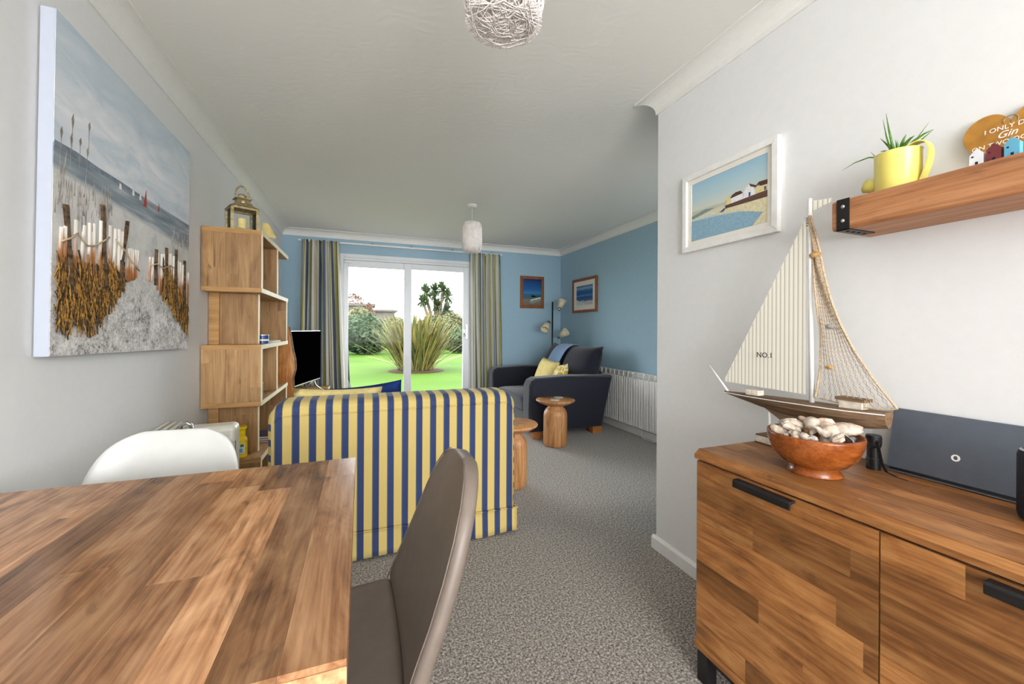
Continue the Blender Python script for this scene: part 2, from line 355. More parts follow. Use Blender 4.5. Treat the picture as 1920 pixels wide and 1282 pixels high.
# ================================================================== THE ROOM
XL, XR, XW, YB, YN, YR, ZC = -0.9, 2.885, 1.464, 5.5, 1.70, -2.8, 2.37
struct('floor', MB().box(XL - .12, YR - .12, -.1, XR + .12, YB + .12, 0), M['carpet'])
struct('ceiling', MB().box(XL - .12, YR - .12, ZC, XR + .12, YB + .14, ZC + .1), M['ceiling'])
struct('wall_left', MB().box(XL - .12, YR - .12, 0, XL, YB + .12, ZC), M['white_wall'])
DX0, DX1, DZ = -0.26, 1.46, 2.11
struct('wall_back', MB().box(XL, YB, 0, DX0, YB + .12, ZC).box(DX1, YB, 0, XR + .12, YB + .12, ZC).box(DX0, YB, DZ, DX1, YB + .12, ZC), M['blue_wall'])
struct('wall_right', MB().box(XR, YN, 0, XR + .12, YB, ZC), M['blue_wall'])
struct('wall_partition', MB().box(XW, YR - .12, 0, XW + .12, YN, ZC), M['white_wall'], bevel=0.004)
SX0, SX1, SZ0, SZ1 = 1.72, 2.78, .48, 2.16
struct('wall_return', MB().box(XW + .12, YN - .12, 0, SX0, YN, ZC).box(SX1, YN - .12, 0, XR + .12, YN, ZC).box(SX0, YN - .12, 0, SX1, YN, SZ0).box(SX0, YN - .12, SZ1, SX1, YN, ZC), M['blue_wall'])
w = MB(); y0, y1 = YN - .09, YN - .03
w.box(SX0, y0, SZ0, SX0 + .05, y1, SZ1).box(SX1 - .05, y0, SZ0, SX1, y1, SZ1).box(SX0 + .05, y0, SZ0, SX1 - .05, y1, SZ0 + .05).box(SX0 + .05, y0, SZ1 - .05, SX1 - .05, y1, SZ1)
win2 = struct('added_window_2', w, M['upvc'])  # unseen window added to bring daylight into the living end
obj('added_window_pane', MB().box(SX0 + .05, YN - .064, SZ0 + .05, SX1 - .05, YN - .060, SZ1 - .05), M['glass'], win2)
struct('bounce_ground', MB().box(XW + .14, -14, -.3, 14, YN - .14, -.13), M['concrete'])  # unseen ground added outside the extra window to bounce light
WX0, WX1, WZ0, WZ1 = -0.78, 1.34, 0.62, 2.20
struct('wall_rear', MB().box(XL, YR - .12, 0, WX0, YR, ZC).box(WX1, YR - .12, 0, XW, YR, ZC).box(WX0, YR - .12, 0, WX1, YR, WZ0).box(WX0, YR - .12, WZ1, WX1, YR, ZC), M['white_wall'])

# coved cornice, one length per wall, mitred
path = [(XL, YR), (XL, YB), (XR, YB), (XR, YN), (XW, YN), (XW, YR)]
nr = []
for i in range(6):
    a, b = path[i], path[(i + 1) % 6]; dx, dy = b[0] - a[0], b[1] - a[1]; L = math.hypot(dx, dy); nr.append((dy / L, -dx / L))
prof = [(0, 2.290), (.008, 2.290), (.008, 2.297)] + [(.079 + .071 * math.cos(PI - PI / 2 * k / 8), 2.297 + .066 * math.sin(PI - PI / 2 * k / 8)) for k in range(9)] + [(.086, 2.363), (.086, ZC), (0, ZC)]
for i in range(6):
    mb = MB(); rings = []
    for e in (i, (i + 1) % 6):
        n1, n2 = nr[e - 1], nr[e]; k = 1 + n1[0] * n2[0] + n1[1] * n2[1]
        mx_, my_ = (n1[0] + n2[0]) / k, (n1[1] + n2[1]) / k
        rings.append([(path[e][0] + mx_ * o, path[e][1] + my_ * o, z) for o, z in prof])
    mb.loft(rings); struct('trim_%d' % (i + 1), mb, M['cornice_white'])
# skirting
def skirt(name, poly):  # profile (o,z) swept between two points with inward normal
    (x0, y0), (x1, y1), (nx, ny) = poly
    pr = [(0, 0), (.016, 0), (.016, .056), (.006, .068), (0, .068)]
    struct(name, MB().loft([[(x0 + nx * o, y0 + ny * o, z) for o, z in pr], [(x1 + nx * o, y1 + ny * o, z) for o, z in pr]]), M['trim_white'])
skirt('baseboard_left', ((XL, YR), (XL, YB), (1, 0)))
skirt('baseboard_partition', ((XW, YR), (XW, YN + .016), (-1, 0)))
skirt('baseboard_partition_end', ((XW, YN), (XR, YN), (0, 1)))
skirt('baseboard_back', ((DX1, YB), (XR, YB), (0, -1)))
mb = MB().box(XR - .06, YN + .02, 0, XR, YB - .02, .085)
struct('baseboard_right', mb, M['trim_white'], bevel=.008)

# rear window behind the viewpoint, unseen and added to light the room
w = MB(); y0, y1 = YR - .09, YR - .03
w.box(WX0, y0, WZ0, WX0 + .06, y1, WZ1).box(WX1 - .06, y0, WZ0, WX1, y1, WZ1).box(WX0 + .06, y0, WZ0, WX1 - .06, y1, WZ0 + .06).box(WX0 + .06, y0, WZ1 - .06, WX1 - .06, y1, WZ1).box(.25, y0, WZ0 + .06, .31, y1, WZ1 - .06)
win = struct('added_window_1', w, M['upvc'])
obj('added_window_pane', MB().box(WX0 + .06, YR - .064, WZ0 + .06, .25, YR - .060, WZ1 - .06), M['glass'], win)
obj('added_window_pane', MB().box(.31, YR - .064, WZ0 + .06, WX1 - .06, YR - .060, WZ1 - .06), M['glass'], win)
obj('added_window_sill', MB().box(WX0, YR - .03, WZ0 - .02, WX1, YR + .08, WZ0), M['trim_white'], win)

# patio door
fy0, fy1 = YB - .005, YB + .085
d = MB(); d.box(DX0, fy0, 0, DX0 + .05, fy1, DZ).box(DX1 - .03, fy0, 0, DX1, fy1, DZ).box(DX0 + .05, fy0, 2.065, DX1 - .03, fy1, DZ).box(DX0 + .05, fy0 + .01, 2.035, DX1 - .03, fy1, 2.065).box(DX0 + .05, fy0, 0, DX1 - .03, fy1, .05)
door = struct('door_1', d, M['upvc'], bevel=.003)
def sash(name, x0, x1, l, r, z1, zt, ya, yb):
    s = MB(); s.box(x0, ya, .05, x0 + l, yb, z1).box(x1 - r, ya, .05, x1, yb, z1).box(x0 + l, ya, zt, x1 - r, yb, z1).box(x0 + l, ya, .05, x1 - r, yb, .14)
    o = obj(name, s, M['upvc'], door, bevel=.004)
    obj('glass_pane', MB().box(x0 + l, (ya + yb) / 2 - .003, .14, x1 - r, (ya + yb) / 2 + .003, zt), M['glass'], o)
    return o
sash('fixed_sash', DX0 + .05, 0.60, .055, .05, 2.035, 1.952, YB + .045, YB + .08)
sl_ = sash('sliding_sash', 0.537, DX1 - .03, .098, .085, 2.03, 1.955, YB + .005, YB + .04)
hd = MB().box(1.378, YB - .012, 1.02, 1.408, YB + .006, 1.22)
hd.tube([(1.39, YB - .005, 1.19), (1.37, YB - .05, 1.185), (1.352, YB - .055, 1.15), (1.35, YB - .055, 1.10), (1.37, YB - .05, 1.06), (1.39, YB - .005, 1.055)], .008, 8)
obj('door_handle', hd, M['chrome'], sl_, bevel=.003)
obj('alarm_contact', MB().box(-.20, YB - .02, 1.995, -.11, YB - .004, 2.02), M['trim_white'], door, bevel=.004)

# ================================================================== GARDEN
struct('patio_paving_base', MB().box(-14, YB + .12, -.30, 14, 7.25, -.135), M['concrete'])
pv = bpy.data.objects['patio_paving_base']
for i in range(-2, 5):
    for j in range(2):
        x = -.5 + i * .62 + .02 * j
        obj('paving_slab', MB().box(x, 5.72 + j * .78, -.135, x + .60, 5.72 + j * .78 + .76, -.115 + .004 * random.random()), M['concrete'], pv)
t_ = 60
lw = MB().grid(lambda i, j: (-30 + 70 * i / 40, 7.25 + 52 * j / 40, -.13 + .03 * math.sin(i * .7) * math.sin(j * .9) * min(1, j / 6)), 40, 40)
struct('lawn', lw, M['grass'], smooth=True)

def blade(mb, base, az, length, lean, width, droop, n=6):
    """sword leaf with a V fold"""
    dx, dy = math.cos(az), math.sin(az); px, py = -dy, dx
    rings = []; x = 0; z = 0; ang = lean
    pts = [(0, 0)]
    for i in range(n):
        x += math.sin(ang) * length / n; z += math.cos(ang) * length / n; ang += droop / n; pts.append((x, z))
    vs = []
    for i, (x, z) in enumerate(pts):
        f = i / n; w = width * (0.55 + 1.2 * f) * (1 - f) ** 0.6 if f < 1 else 0.0008
        w = max(w, .0008)
        for s, dz in ((-1, .25), (0, 0), (1, .25)):
            vs.append((base[0] + dx * x + px * w * s, base[1] + dy * x + py * w * s, base[2] + z + dz * w))
    fs = []
    for i in range(n):
        for k in (0, 1): fs.append((i * 3 + k, i * 3 + k + 1, i * 3 + 3 + k + 1, i * 3 + 3 + k))
    mb.add(vs, fs)
rnd = random.Random(3)
fl = thing('flax_plant', 'big clump of green and yellow sword-leaved flax on the lawn', 'plant', (1.60, 12.55, -.12))
for mat, cnt, lo, hi in (('leaf_flax', 420, .0, .72), ('leaf_flax_yellow', 300, .15, 1.0)):
    mb = MB()
    for i in range(cnt):
        a = rnd.uniform(0, 2 * PI); r = rnd.uniform(0, .52) ** 1.0; le = rnd.uniform(lo, hi) * (.5 + r)
        blade(mb, (r * math.cos(a), r * math.sin(a) * .8, 0), a + rnd.uniform(-.5, .5), rnd.uniform(1.15, 2.0), le, rnd.uniform(.018, .034), rnd.uniform(.05, .55))
    o = obj('sword_leaves', mb, M[mat], fl); o['kind'] = 'stuff'
mb = MB()
for i in range(14):
    a = rnd.uniform(0, 2 * PI); blade(mb, (.5 * math.cos(a), .4 * math.sin(a), .05), a, rnd.uniform(1.0, 1.5), rnd.uniform(1.0, 1.4), .018, rnd.uniform(.2, .5))
o = obj('dead_leaves', mb, M['rope'], fl); o['kind'] = 'stuff'
obj('soil_bed', MB().lathe([(.85, 0), (.7, .02), (.05, .03)], (0, 0, 0), 24), M['soil'], fl)

def bush(name, label, cat, loc, rx, ry, h, mat, n, leaf, trunk=False, group=None, z0=0.0):
    t = thing(name, label, cat, loc, group=group); mb = MB()
    for i in range(n):
        a = rnd.uniform(0, 2 * PI); v = rnd.uniform(-.9, 1); rr = math.sqrt(1 - v * v) * (rnd.uniform(.55, 1.05))
        bl = 1 + .18 * math.sin(a * 3 + v * 4) 
        c = Vector((rx * rr * math.cos(a) * bl, ry * rr * math.sin(a) * bl, z0 + (h - z0) * (.5 + .5 * v * rnd.uniform(.8, 1.05))))
        d1 = Vector((rnd.gauss(0, 1), rnd.gauss(0, 1), rnd.gauss(0, 1))).normalized(); d2 = d1.orthogonal().normalized()
        s = leaf * rnd.uniform(.6, 1.3)
        mb.add([c - d1 * s, c + d2 * s * .5, c + d1 * s, c - d2 * s * .5], [(0, 1, 2, 3)])
    o = obj('foliage', mb, M[mat], t); o['kind'] = 'stuff'
    st = MB()
    for i in range(4):
        a = i * 1.6 + .3; st.tube([(0.05 * math.cos(a), .05 * math.sin(a), 0), (rx * .25 * math.cos(a), ry * .25 * math.sin(a), z0 * .7 + h * .3), (rx * .5 * math.cos(a), ry * .5 * math.sin(a), h * .75)], [.05, .035, .012], 6)
    obj('stem', st, M['bark'], t); return t
def gp(u, dist):   # ground position for a bearing measured from the doorway axis (degrees) and a distance
    return (dist * math.sin(math.radians(u)), dist * math.cos(math.radians(u)), -.12)
bush('laurel_shrub', 'dark green leafy shrub at the back of the lawn, left of the flax', 'shrub', gp(0.6, 21.5), 1.15, .9, 1.95, 'leaf_hedge', 7000, .12)
bush('laurel_shrub', 'dark green shrub half hidden behind the left door frame', 'shrub', gp(-6.4, 22), 1.1, .9, 2.1, 'leaf_hedge', 4000, .12)
bush('dark_shrub', 'low dark green shrub at the back right of the lawn', 'shrub', gp(13.2, 22), .9, .9, 1.3, 'leaf_hedge', 5000, .10)
bush('olive_bush', 'tall pale olive bush in front of the garden wall, behind the flax at right', 'shrub', gp(12.2, 26), 1.0, 1.0, 2.3, 'leaf_olive', 6000, .12)
bush('olive_bush', 'pale yellowish bush below the palm, left of the tall olive bush', 'shrub', gp(9.8, 28), 1.2, 1.0, 2.2, 'leaf_olive', 5000, .12)
bush('grey_bush', 'grey green bush between the dark shrub and the flax', 'shrub', gp(4.4, 27), 1.2, 1.0, 2.0, 'leaf_olive', 6000, .12)
bush('grey_bush', 'grey olive bush climbing above the dark shrub at left', 'shrub', gp(-0.2, 25), .9, .9, 2.5, 'leaf_olive', 5000, .12)
bush('rust_tree', 'bare russet tree rising behind the grey roof at far left', 'tree', gp(-1.0, 45), 1.6, 1.2, 5.0, 'leaf_rust', 2600, .11, z0=1.5)
bush('creeper', 'russet creeper hanging over the grey shed wall', 'climber', gp(1.0, 31.5), .45, .4, 3.2, 'leaf_rust', 1800, .10)
# palm
pm = thing('cabbage_palm', 'cabbage palm with several tufted heads rising behind the flax', 'tree', gp(9.98, 30))
tr_ = MB(); heads = [(-.75, .1, 3.95, .95), (-.1, .2, 4.15, .85), (.45, -.1, 4.2, .85), (.85, .1, 3.75, .9), (-1.0, -.2, 3.3, .75), (.1, .1, 3.0, .8), (.8, 0, 2.7, .85)]
for hx, hy, hz_, r in heads: tr_.tube([(hx * .25, 0, 0), (hx * .4, hy * .5, hz_ * .5), (hx * .8, hy, hz_ * .8), (hx, hy, hz_)], [.17, .14, .11, .08], 7)
obj('trunk', tr_, M['bark'], pm)
for hx, hy, hz_, r in heads:
    mb = MB()
    for i in range(170):
        blade(mb, (hx, hy, hz_ - .05), rnd.uniform(0, 2 * PI), r * rnd.uniform(.7, 1.15), rnd.uniform(.1, 2.3), .055, rnd.uniform(.2, 1.0), 4)
    o = obj('leaf_tuft', mb, M['leaf_palm'], pm); o['kind'] = 'stuff'
# neighbours' buildings and garden wall
def bld(name, label, loc, rz, w, dpt, h, roof, wm, rm):
    t = thing(name, label, 'building', loc, rz)
    obj('wall', MB().box(-w / 2, 0, 0, w / 2, dpt, h), M[wm], t)
    if roof == 'flat': obj('roof', MB().box(-w / 2 - .25, -.25, h, w / 2 + .25, dpt, h + .18), M[rm], t)
    else:
        rf = obj('roof', MB().prism([(-.3, 0), (dpt / 2, roof), (dpt + .3, 0)], lambda a, b, s: (s, a, h + b), -w / 2 - .3, w / 2 + .3), M[rm], t)
        obj('chimney', MB().box(w * .2, dpt * .45, h + roof * .6, w * .2 + .6, dpt * .45 + .5, h + roof + .7), M[wm], rf)
    return t
bld('garden_shed', 'grey flat-roofed shed beyond the bushes, below the russet tree', gp(-2.6, 33), 0, 4.6, 3, 3.05, 'flat', 'house_render', 'house_roof')
bld('low_garage', 'long low garage with pale roof beyond the flax at left', gp(1.8, 38), 0, 3.4, 4, 2.85, 'flat', 'house_render', 'house_roof')
bld('bungalow', 'distant bungalow roof behind the palm', gp(11.6, 48), 0, 3.6, 6, 2.1, .9, 'house_render', 'house_roof')
bld('tan_house', 'tan brick wall of a house at the right edge of the glass', gp(15.4, 34), 0, 4, 4, 1.35, 'flat', 'house_tan', 'house_tan')
# covered object outside the door
cv = thing('covered_barbecue', 'dark covered object standing outside behind the left curtain', 'cover', (-.42, 6.05, -.115))
obj('cover', MB().lathe([(.24, 0), (.27, .15), (.30, .42), (.24, .62), (.10, .74), (.02, .78)], n=14), M['cover_dark'], cv, smooth=True)
obj('handle_pole', MB().cyl((.27, 0, .4), (.24, 0, 1.0), .014), M['black_metal'], cv)
# ================================================================== FURNITURE
def stave_rows(parent, a0, a1, b0, b1, t0, t1, f, mat, width, lens, rng, name='stave', gap=.0001):
    """boards running along b, side by side across a, each an object of its own"""
    n = max(1, round((a1 - a0) / width)); w = (a1 - a0) / n
    for i in range(n):
        b = b0 - rng.uniform(0, lens[1] * .8)
        while b < b1 - 1e-6:
            e = b + rng.uniform(*lens)
            if b1 - e < .06: e = b1
            lo, hi = max(b, b0), min(e, b1)
            if hi - lo > .015:
                dz = rng.uniform(-.00015, .00015)
                mb = MB().prism([(a0 + i * w + gap, lo + gap), (a0 + (i + 1) * w - gap, lo + gap), (a0 + (i + 1) * w - gap, hi - gap), (a0 + i * w + gap, hi - gap)], f, t0, t1 + dz)
                obj(name, mb, M[mat], parent)
            b = e

# ---- dining table
tb = thing('dining_table', 'wooden plank-topped dining table with black legs in the left foreground', 'table', (-.45, .905, 0))
tx0, tx1, ty0, ty1 = -.435, .436, -.395, .395
rng = random.Random(11)
top = obj('table_top', MB().box(tx0 + .002, ty0 + .002, .715, tx1 - .002, ty1 - .002, .7515), M['wood_table'], tb)
stave_rows(top, tx0, tx1, ty0, ty1, .7515, .76, lambda a, b, t: (a, b, t), 'wood_table', .072, (.35, .9), rng)
obj('edge_strip', MB().box(tx1 - .002, ty0, .712, tx1, ty1, .7512), M['wood_side_y'], top); obj('edge_strip', MB().box(tx0, ty0 - .001, .712, tx1, ty0 + .002, .7512), M['wood_table'], top)
for sx in (tx0 + .02, tx1 - .06):
    for sy in (ty0 + .02, ty1 - .06): obj('leg', MB().box(sx, sy, 0, sx + .04, sy + .04, .714), M['black_metal'], tb, bevel=.002)
obj('apron', MB().box(tx0 + .06, ty0 + .03, .67, tx1 - .06, ty0 + .05, .714).box(tx0 + .06, ty1 - .05, .67, tx1 - .06, ty1 - .03, .714), M['black_metal'], tb)

# ---- shell chairs. local: front is -y, seat in the middle
def chair(name, label, loc, rotz, shell_mat, prof, widths, curl, seam, legs_mat, group, thick=.03):
    t = thing(name, label, 'chair', loc, rotz, group); NV = 14
    def surf(k0, k1, nm):
        rows = list(range(k0, k1 + 1)); mb = MB()
        def P(i, j):
            k = rows[i]; s = -1 + 2 * j / NV; y, z = prof[k]; w = widths[k]; c = curl[k]
            kk = min(max(k, 1), len(prof) - 2); ty = prof[kk + 1][0] - prof[kk - 1][0]; tz = prof[kk + 1][1] - prof[kk - 1][1]; L = math.hypot(ty, tz)
            ny, nz = -tz / L, ty / L       # towards the sitter
            q = abs(s) ** 2.4
            return (w * s, y + ny * c * q, z + nz * c * q)
        mb.grid(P, len(rows) - 1, NV)
        return obj(nm, mb, M[shell_mat], t, smooth=True, solid=thick, sub=2, offset=0)
    seat = surf(0, 5, 'seat'); back = surf(5, len(prof) - 1, 'backrest')
    if seam:
        k = 5; y, z = prof[k]
        obj('seam', MB().tube([(widths[k] * (-1 + .2 * j), y + .004, z + .012 + curl[k] * abs(-1 + .2 * j) ** 2.4 * .6) for j in range(11)], .0035, 6), M[shell_mat], seat, smooth=True)
        for sx in (-1, 1):
            pts = []
            for k in range(5, len(prof) - 1):
                y, z = prof[k]; c = curl[k]; kk = min(k, len(prof) - 2); ty = prof[kk + 1][0] - prof[kk - 1][0]; tz = prof[kk + 1][1] - prof[kk - 1][1]; L = math.hypot(ty, tz)
                s = .93; q = s ** 2.4
                pts.append((sx * widths[k] * s, y - tz / L * (c * q + thick * .5), z + ty / L * (c * q + thick * .5)))
            obj('piping', MB().tube(pts, .0016, 5), M[shell_mat], back, smooth=True)
    for sx in (-1, 1):
        for sy in (-1, 1): obj('leg', MB().cyl((sx * .10, sy * .09, .42), (sx * .20, sy * .19, 0), .014, .010, 10), M[legs_mat], t, smooth=True)
    obj('leg_frame', MB().tube([(-.10, -.09, .42), (.10, -.09, .42), (.10, .09, .42), (-.10, .09, .42), (-.10, -.09, .42)], .009, 8), M[legs_mat], t)
    return t
P_ = [(-.225, .435), (-.20, .455), (-.10, .455), (.02, .448), (.13, .455), (.18, .47), (.205, .53), (.235, .60), (.262, .67), (.285, .735), (.302, .79), (.314, .832), (.320, .853), (.322, .861)]
W_ = [.17, .195, .212, .22, .218, .214, .208, .20, .188, .172, .148, .112, .07, .03]
C_ = [.005, .008, .01, .012, .012, .012, .012, .012, .012, .012, .01, .006, .002, 0]
chair('dining_chair', 'grey leather chair with stitched seams pulled up to the table', (-.092, .91, 0), -PI / 2, 'grey_leather', P_, W_, C_, True, 'black_metal', 'chairs at the dining table', .034)
P2 = [(-.225, .435), (-.20, .455), (-.10, .45), (.02, .44), (.12, .45), (.17, .475), (.19, .52), (.205, .57), (.22, .62), (.232, .67), (.244, .72), (.254, .765), (.262, .80), (.266, .822)]
W2 = [.18, .2, .212, .217, .217, .216, .215, .213, .21, .204, .193, .173, .14, .085]
C2 = [.01, .015, .02, .025, .035, .05, .055, .055, .052, .046, .038, .028, .015, .0]
chair('dining_chair', 'white moulded chair on the far side of the table', (-.578, 1.33, 0), math.radians(-4), 'white_plastic', P2, W2, C2, False, 'chrome', 'chairs at the dining table', .014)

# ---- oil-filled radiator standing by the wall
hr = thing('oil_radiator', 'cream portable oil radiator behind the white chair', 'heater', (-.69, 2.37, 0), math.radians(6))
for i in range(4): obj('fin', MB().box(-.200 + i * .026, -.13, .06, -.186 + i * .026, .10, .69 - .004 * i), M['cream_plastic'], hr, bevel=.006)
hs = obj('control_housing', MB().box(-.10, -.055, .05, .110, .065, .672), M['cream_plastic'], hr, bevel=.026, seg=4)
for i in range(6): obj('vent_rib', MB().box(-.08, -.057, .572 + i * .013, .085, -.0545, .578 + i * .013), M['cream_plastic'], hs, bevel=.0008)
obj('control_box', MB().box(.03, -.085, .47, .085, -.055, .525), M['cream_plastic'], hs, bevel=.004)
obj('trim_band', MB().box(.088, -.060, .08, .108, -.052, .60), M['chrome'], hs, bevel=.003)
obj('handle', MB().tube([(-.10, -.10, .665), (-.095, -.10, .70), (-.075, -.10, .712), (-.06, -.10, .70), (-.055, -.09, .63)], .008, 8), M['chrome'], hr, smooth=True)
for sx in (-.15, .07): obj('foot', MB().box(sx - .02, -.13, 0, sx + .02, .13, .058), M['cream_plastic'], hr, bevel=.006)

# ---- zigzag bookcase. x: depth from wall, y: along wall
bk = thing('bookcase', 'tall zigzag oak bookcase against the left wall', 'bookcase', (-.895, 2.882, 0))
D, Wd, T = .315, .955, .028
rng = random.Random(5)
def shelf(z, y0=0, y1=Wd):
    o = obj('shelf', MB().box(0, y0, z - T, D - .004, y1, z), M['wood_oak_y'], bk)
    obj('shelf_edge', MB().box(D - .004, y0, z - T, D, y1, z), M['edge_cream'], o); obj('shelf_end', MB().box(0, y0 - .001, z - T, D - .002, y0, z), M['wood_oak_x'], o)
def upright(y, z0, z1, d, planks=True):
    o = obj('upright', MB().box(.003, y + .003, z0, d - .004, y + T - .003, z1), M['wood_oak_z'], bk)
    obj('upright_edge', MB().box(d - .004, y, z0, d, y + T, z1), M['edge_cream'], o)
    for yy0, yy1 in ((y, y + .003), (y + T - .003, y + T)):
        stave_rows(o, 0, d - .004, z0, z1, yy0, yy1, lambda a, b, t: (a, t, b), 'wood_oak_z', .062, (.5, .9), rng, 'plank', .0003)
zs = [1.762, 1.402, 1.048, .695, .345]
for z in zs: shelf(z)
shelf(.03)
upright(0, zs[1], zs[0] - T, D); upright(.49, zs[1], zs[0] - T, D)
upright(.15, zs[2], zs[1] - T, .268); upright(Wd - T - .04, zs[2], zs[1] - T, D)
upright(0, zs[3], zs[2] - T, D); upright(.49, zs[3], zs[2] - T, D)
upright(.15, zs[4], zs[3] - T, .268); upright(Wd - T - .04, zs[4], zs[3] - T, D)
upright(0, .03, zs[4] - T, D); upright(.49, .03, zs[4] - T, D)
for z0, z1 in ((zs[2], zs[1] - T), (zs[4], zs[3] - T)): obj('back_strip', MB().box(0, .13, z0, .055, .149, z1), M['wood_oak_x'], bk)

# ---- striped sofa seen from behind. local x along width, y into the room
sf = thing('striped_sofa', 'yellow and navy striped sofa seen from behind', 'sofa', (0, 2.113, 0))
def rrect(x0, x1, z0, z1, r, n=7):
    p = []
    for cx, cz, a0 in ((x1 - r, z0 + .02, -PI / 2), (x1 - r, z1 - r, 0), (x0 + r, z1 - r, PI / 2), (x0 + r, z0 + .02, PI)):
        rr = r if cz > z0 + .1 else .02
        c0 = (x1 - rr if cx > 0.2 else x0 + rr) if rr != r else cx
        for k in range(n): p.append((c0 + rr * math.cos(a0 + PI / 2 * k / (n - 1)), cz + rr * math.sin(a0 + PI / 2 * k / (n - 1))))
    return p
bx0, bx1, bz0, bz1 = -.408, .832, .10, .802
def ring(y, ins, topx=0):
    return [(x, y, z - topx * max(0, (z - .55) / .25)) for x, z in rrect(bx0 + ins, bx1 - ins, bz0, bz1 - ins, .085 - ins * .5)]
mb = MB()
rings = [ring(.0, .030), ring(.006, .020), ring(.030, .004), ring(.06, 0), ring(.18, 0), ring(.235, .012), ring(.25, .04)]
mb.loft(rings)
mb.m = []
for q in mb.f:
    if len(q) > 8: mb.m.append(0); continue
    n_ = (Vector(mb.v[q[1]]) - Vector(mb.v[q[0]])).cross(Vector(mb.v[q[2]]) - Vector(mb.v[q[0]])); n_.normalize()
    mb.m.append(1 if abs(n_.x) > .75 else 0)
bo = obj('back', mb, [M['stripe_x'], M['stripe_z']], sf, smooth=False)
for p in bo.data.polygons: p.use_smooth = len(p.vertices) < 8
pp = rrect(bx0 + .026, bx1 - .026, bz0, bz1 - .060, .05)
pts = [(x, -.002, z) for x, z in pp if z > .15]
pts = [(bx1 - .026, -.002, .15)] + pts + [(bx0 + .026, -.002, .15)]
obj('piping', MB().tube(pts, .0045, 6), M['stripe_x'], bo, smooth=True)
# skirt: flat panels with a box pleat in the middle and a seam cord on top
def skirt_panel(x0, x1, pleat=None):
    mb = MB(); N = 40; nz = 4
    def P(i, j):
        x = x0 + (x1 - x0) * i / N; y = -.006 - .006 * (1 - j / nz) * (1 + .6 * math.sin(x * 23))
        if pleat and abs(x - pleat) < .016: y += .014 * (1 - abs(x - pleat) / .016)
        return (x, y, .012 + .004 * math.sin(x * 17) * (1 - j / nz) + (.147 - .012) * j / nz)
    mb.grid(P, N, nz); return obj('skirt', mb, M['stripe_x'], sf, smooth=True, solid=.004)
skirt_panel(bx0 + .005, .208, .19); skirt_panel(.214, bx1 - .002, .232)
obj('skirt_cord', MB().tube([(bx0 + .005 + i * .124, -.012, .147 + .0015 * math.sin(i)) for i in range(11)], .004, 6), M['stripe_x'], sf, smooth=True)
for sx, x0, x1 in ((0, bx0, bx0 + .17), (1, bx1 - .17, bx1)):
    a = MB(); rg = []
    for y in (.2, .25, .80, .86):
        ins = .0 if .24 < y < .82 else .02
        rg.append([(x0 + ins, y, .10), (x0 + ins, y, .46), (x0 + .03 + ins * .3, y, .53 - ins * .5), ((x0 + x1) / 2, y, .555 - ins * .5), (x1 - .03, y, .53 - ins * .5), (x1 - ins, y, .46), (x1 - ins, y, .10)])
    a.loft(rg); obj('arm', a, M['stripe_y'], sf, smooth=False, bevel=.015)
    ex = bx0 if sx == 0 else bx1
    obj('side_skirt', MB().box(ex - .004, .0, .012, ex + .004, .86, .147), M['stripe_y'], sf)
obj('base', MB().box(bx0 + .17, .2, .10, bx1 - .17, .84, .30), M['stripe_x'], sf)
def cushion_mb(w, h, t, n=12, sharp=3.0):
    def P(side):
        def q(i, j):
            u, v = -1 + 2 * i / n, -1 + 2 * j / n
            e = max(0, (1 - abs(u) ** sharp)) * max(0, (1 - abs(v) ** sharp))
            return (u * w / 2 * (1 - .07 * (1 - v * v) * abs(u) ** 6), side * t / 2 * e ** .6, v * h / 2 * (1 - .07 * (1 - u * u) * abs(v) ** 6))
        return q
    m = MB(); m.grid(P(1), n, n); m.grid(P(-1), n, n); return m
for sx in (0, 1):
    c = obj('seat_cushion', cushion_mb(.44, .60, .15, 10, 6), M['stripe_x'], sf, smooth=True); c.rotation_euler = (PI / 2, 0, 0); c.location = (bx0 + .17 + .225 + sx * .45, .53, .37)
for sx in (-.33, .76):
    for y in (.06, .8): obj('foot', MB().cyl((sx, y, 0), (sx, y, .1), .025), M['amber_foot'], sf)
def cushion(name, label, cat, loc, rot, w, h, t, mat, group=None):
    o = obj(name, cushion_mb(w, h, t), M[mat], None, smooth=True); o.location = loc; o.rotation_euler = rot
    m = o.modifiers.new('weld', 'WELD'); m.merge_threshold = .001
    return tag(o, label, cat, group)
cushion('sofa_cushion', 'pale yellow cushion peeping over the striped sofa back at left', 'cushion', (-.12, 2.46, .63), (.22, .03, .05), .46, .40, .14, 'cushion_yellow', 'cushions on the striped sofa')
cushion('sofa_cushion', 'navy cushion behind the yellow one on the striped sofa', 'cushion', (.04, 2.60, .63), (.30, -.10, -.1), .44, .40, .13, 'cushion_navy', 'cushions on the striped sofa')

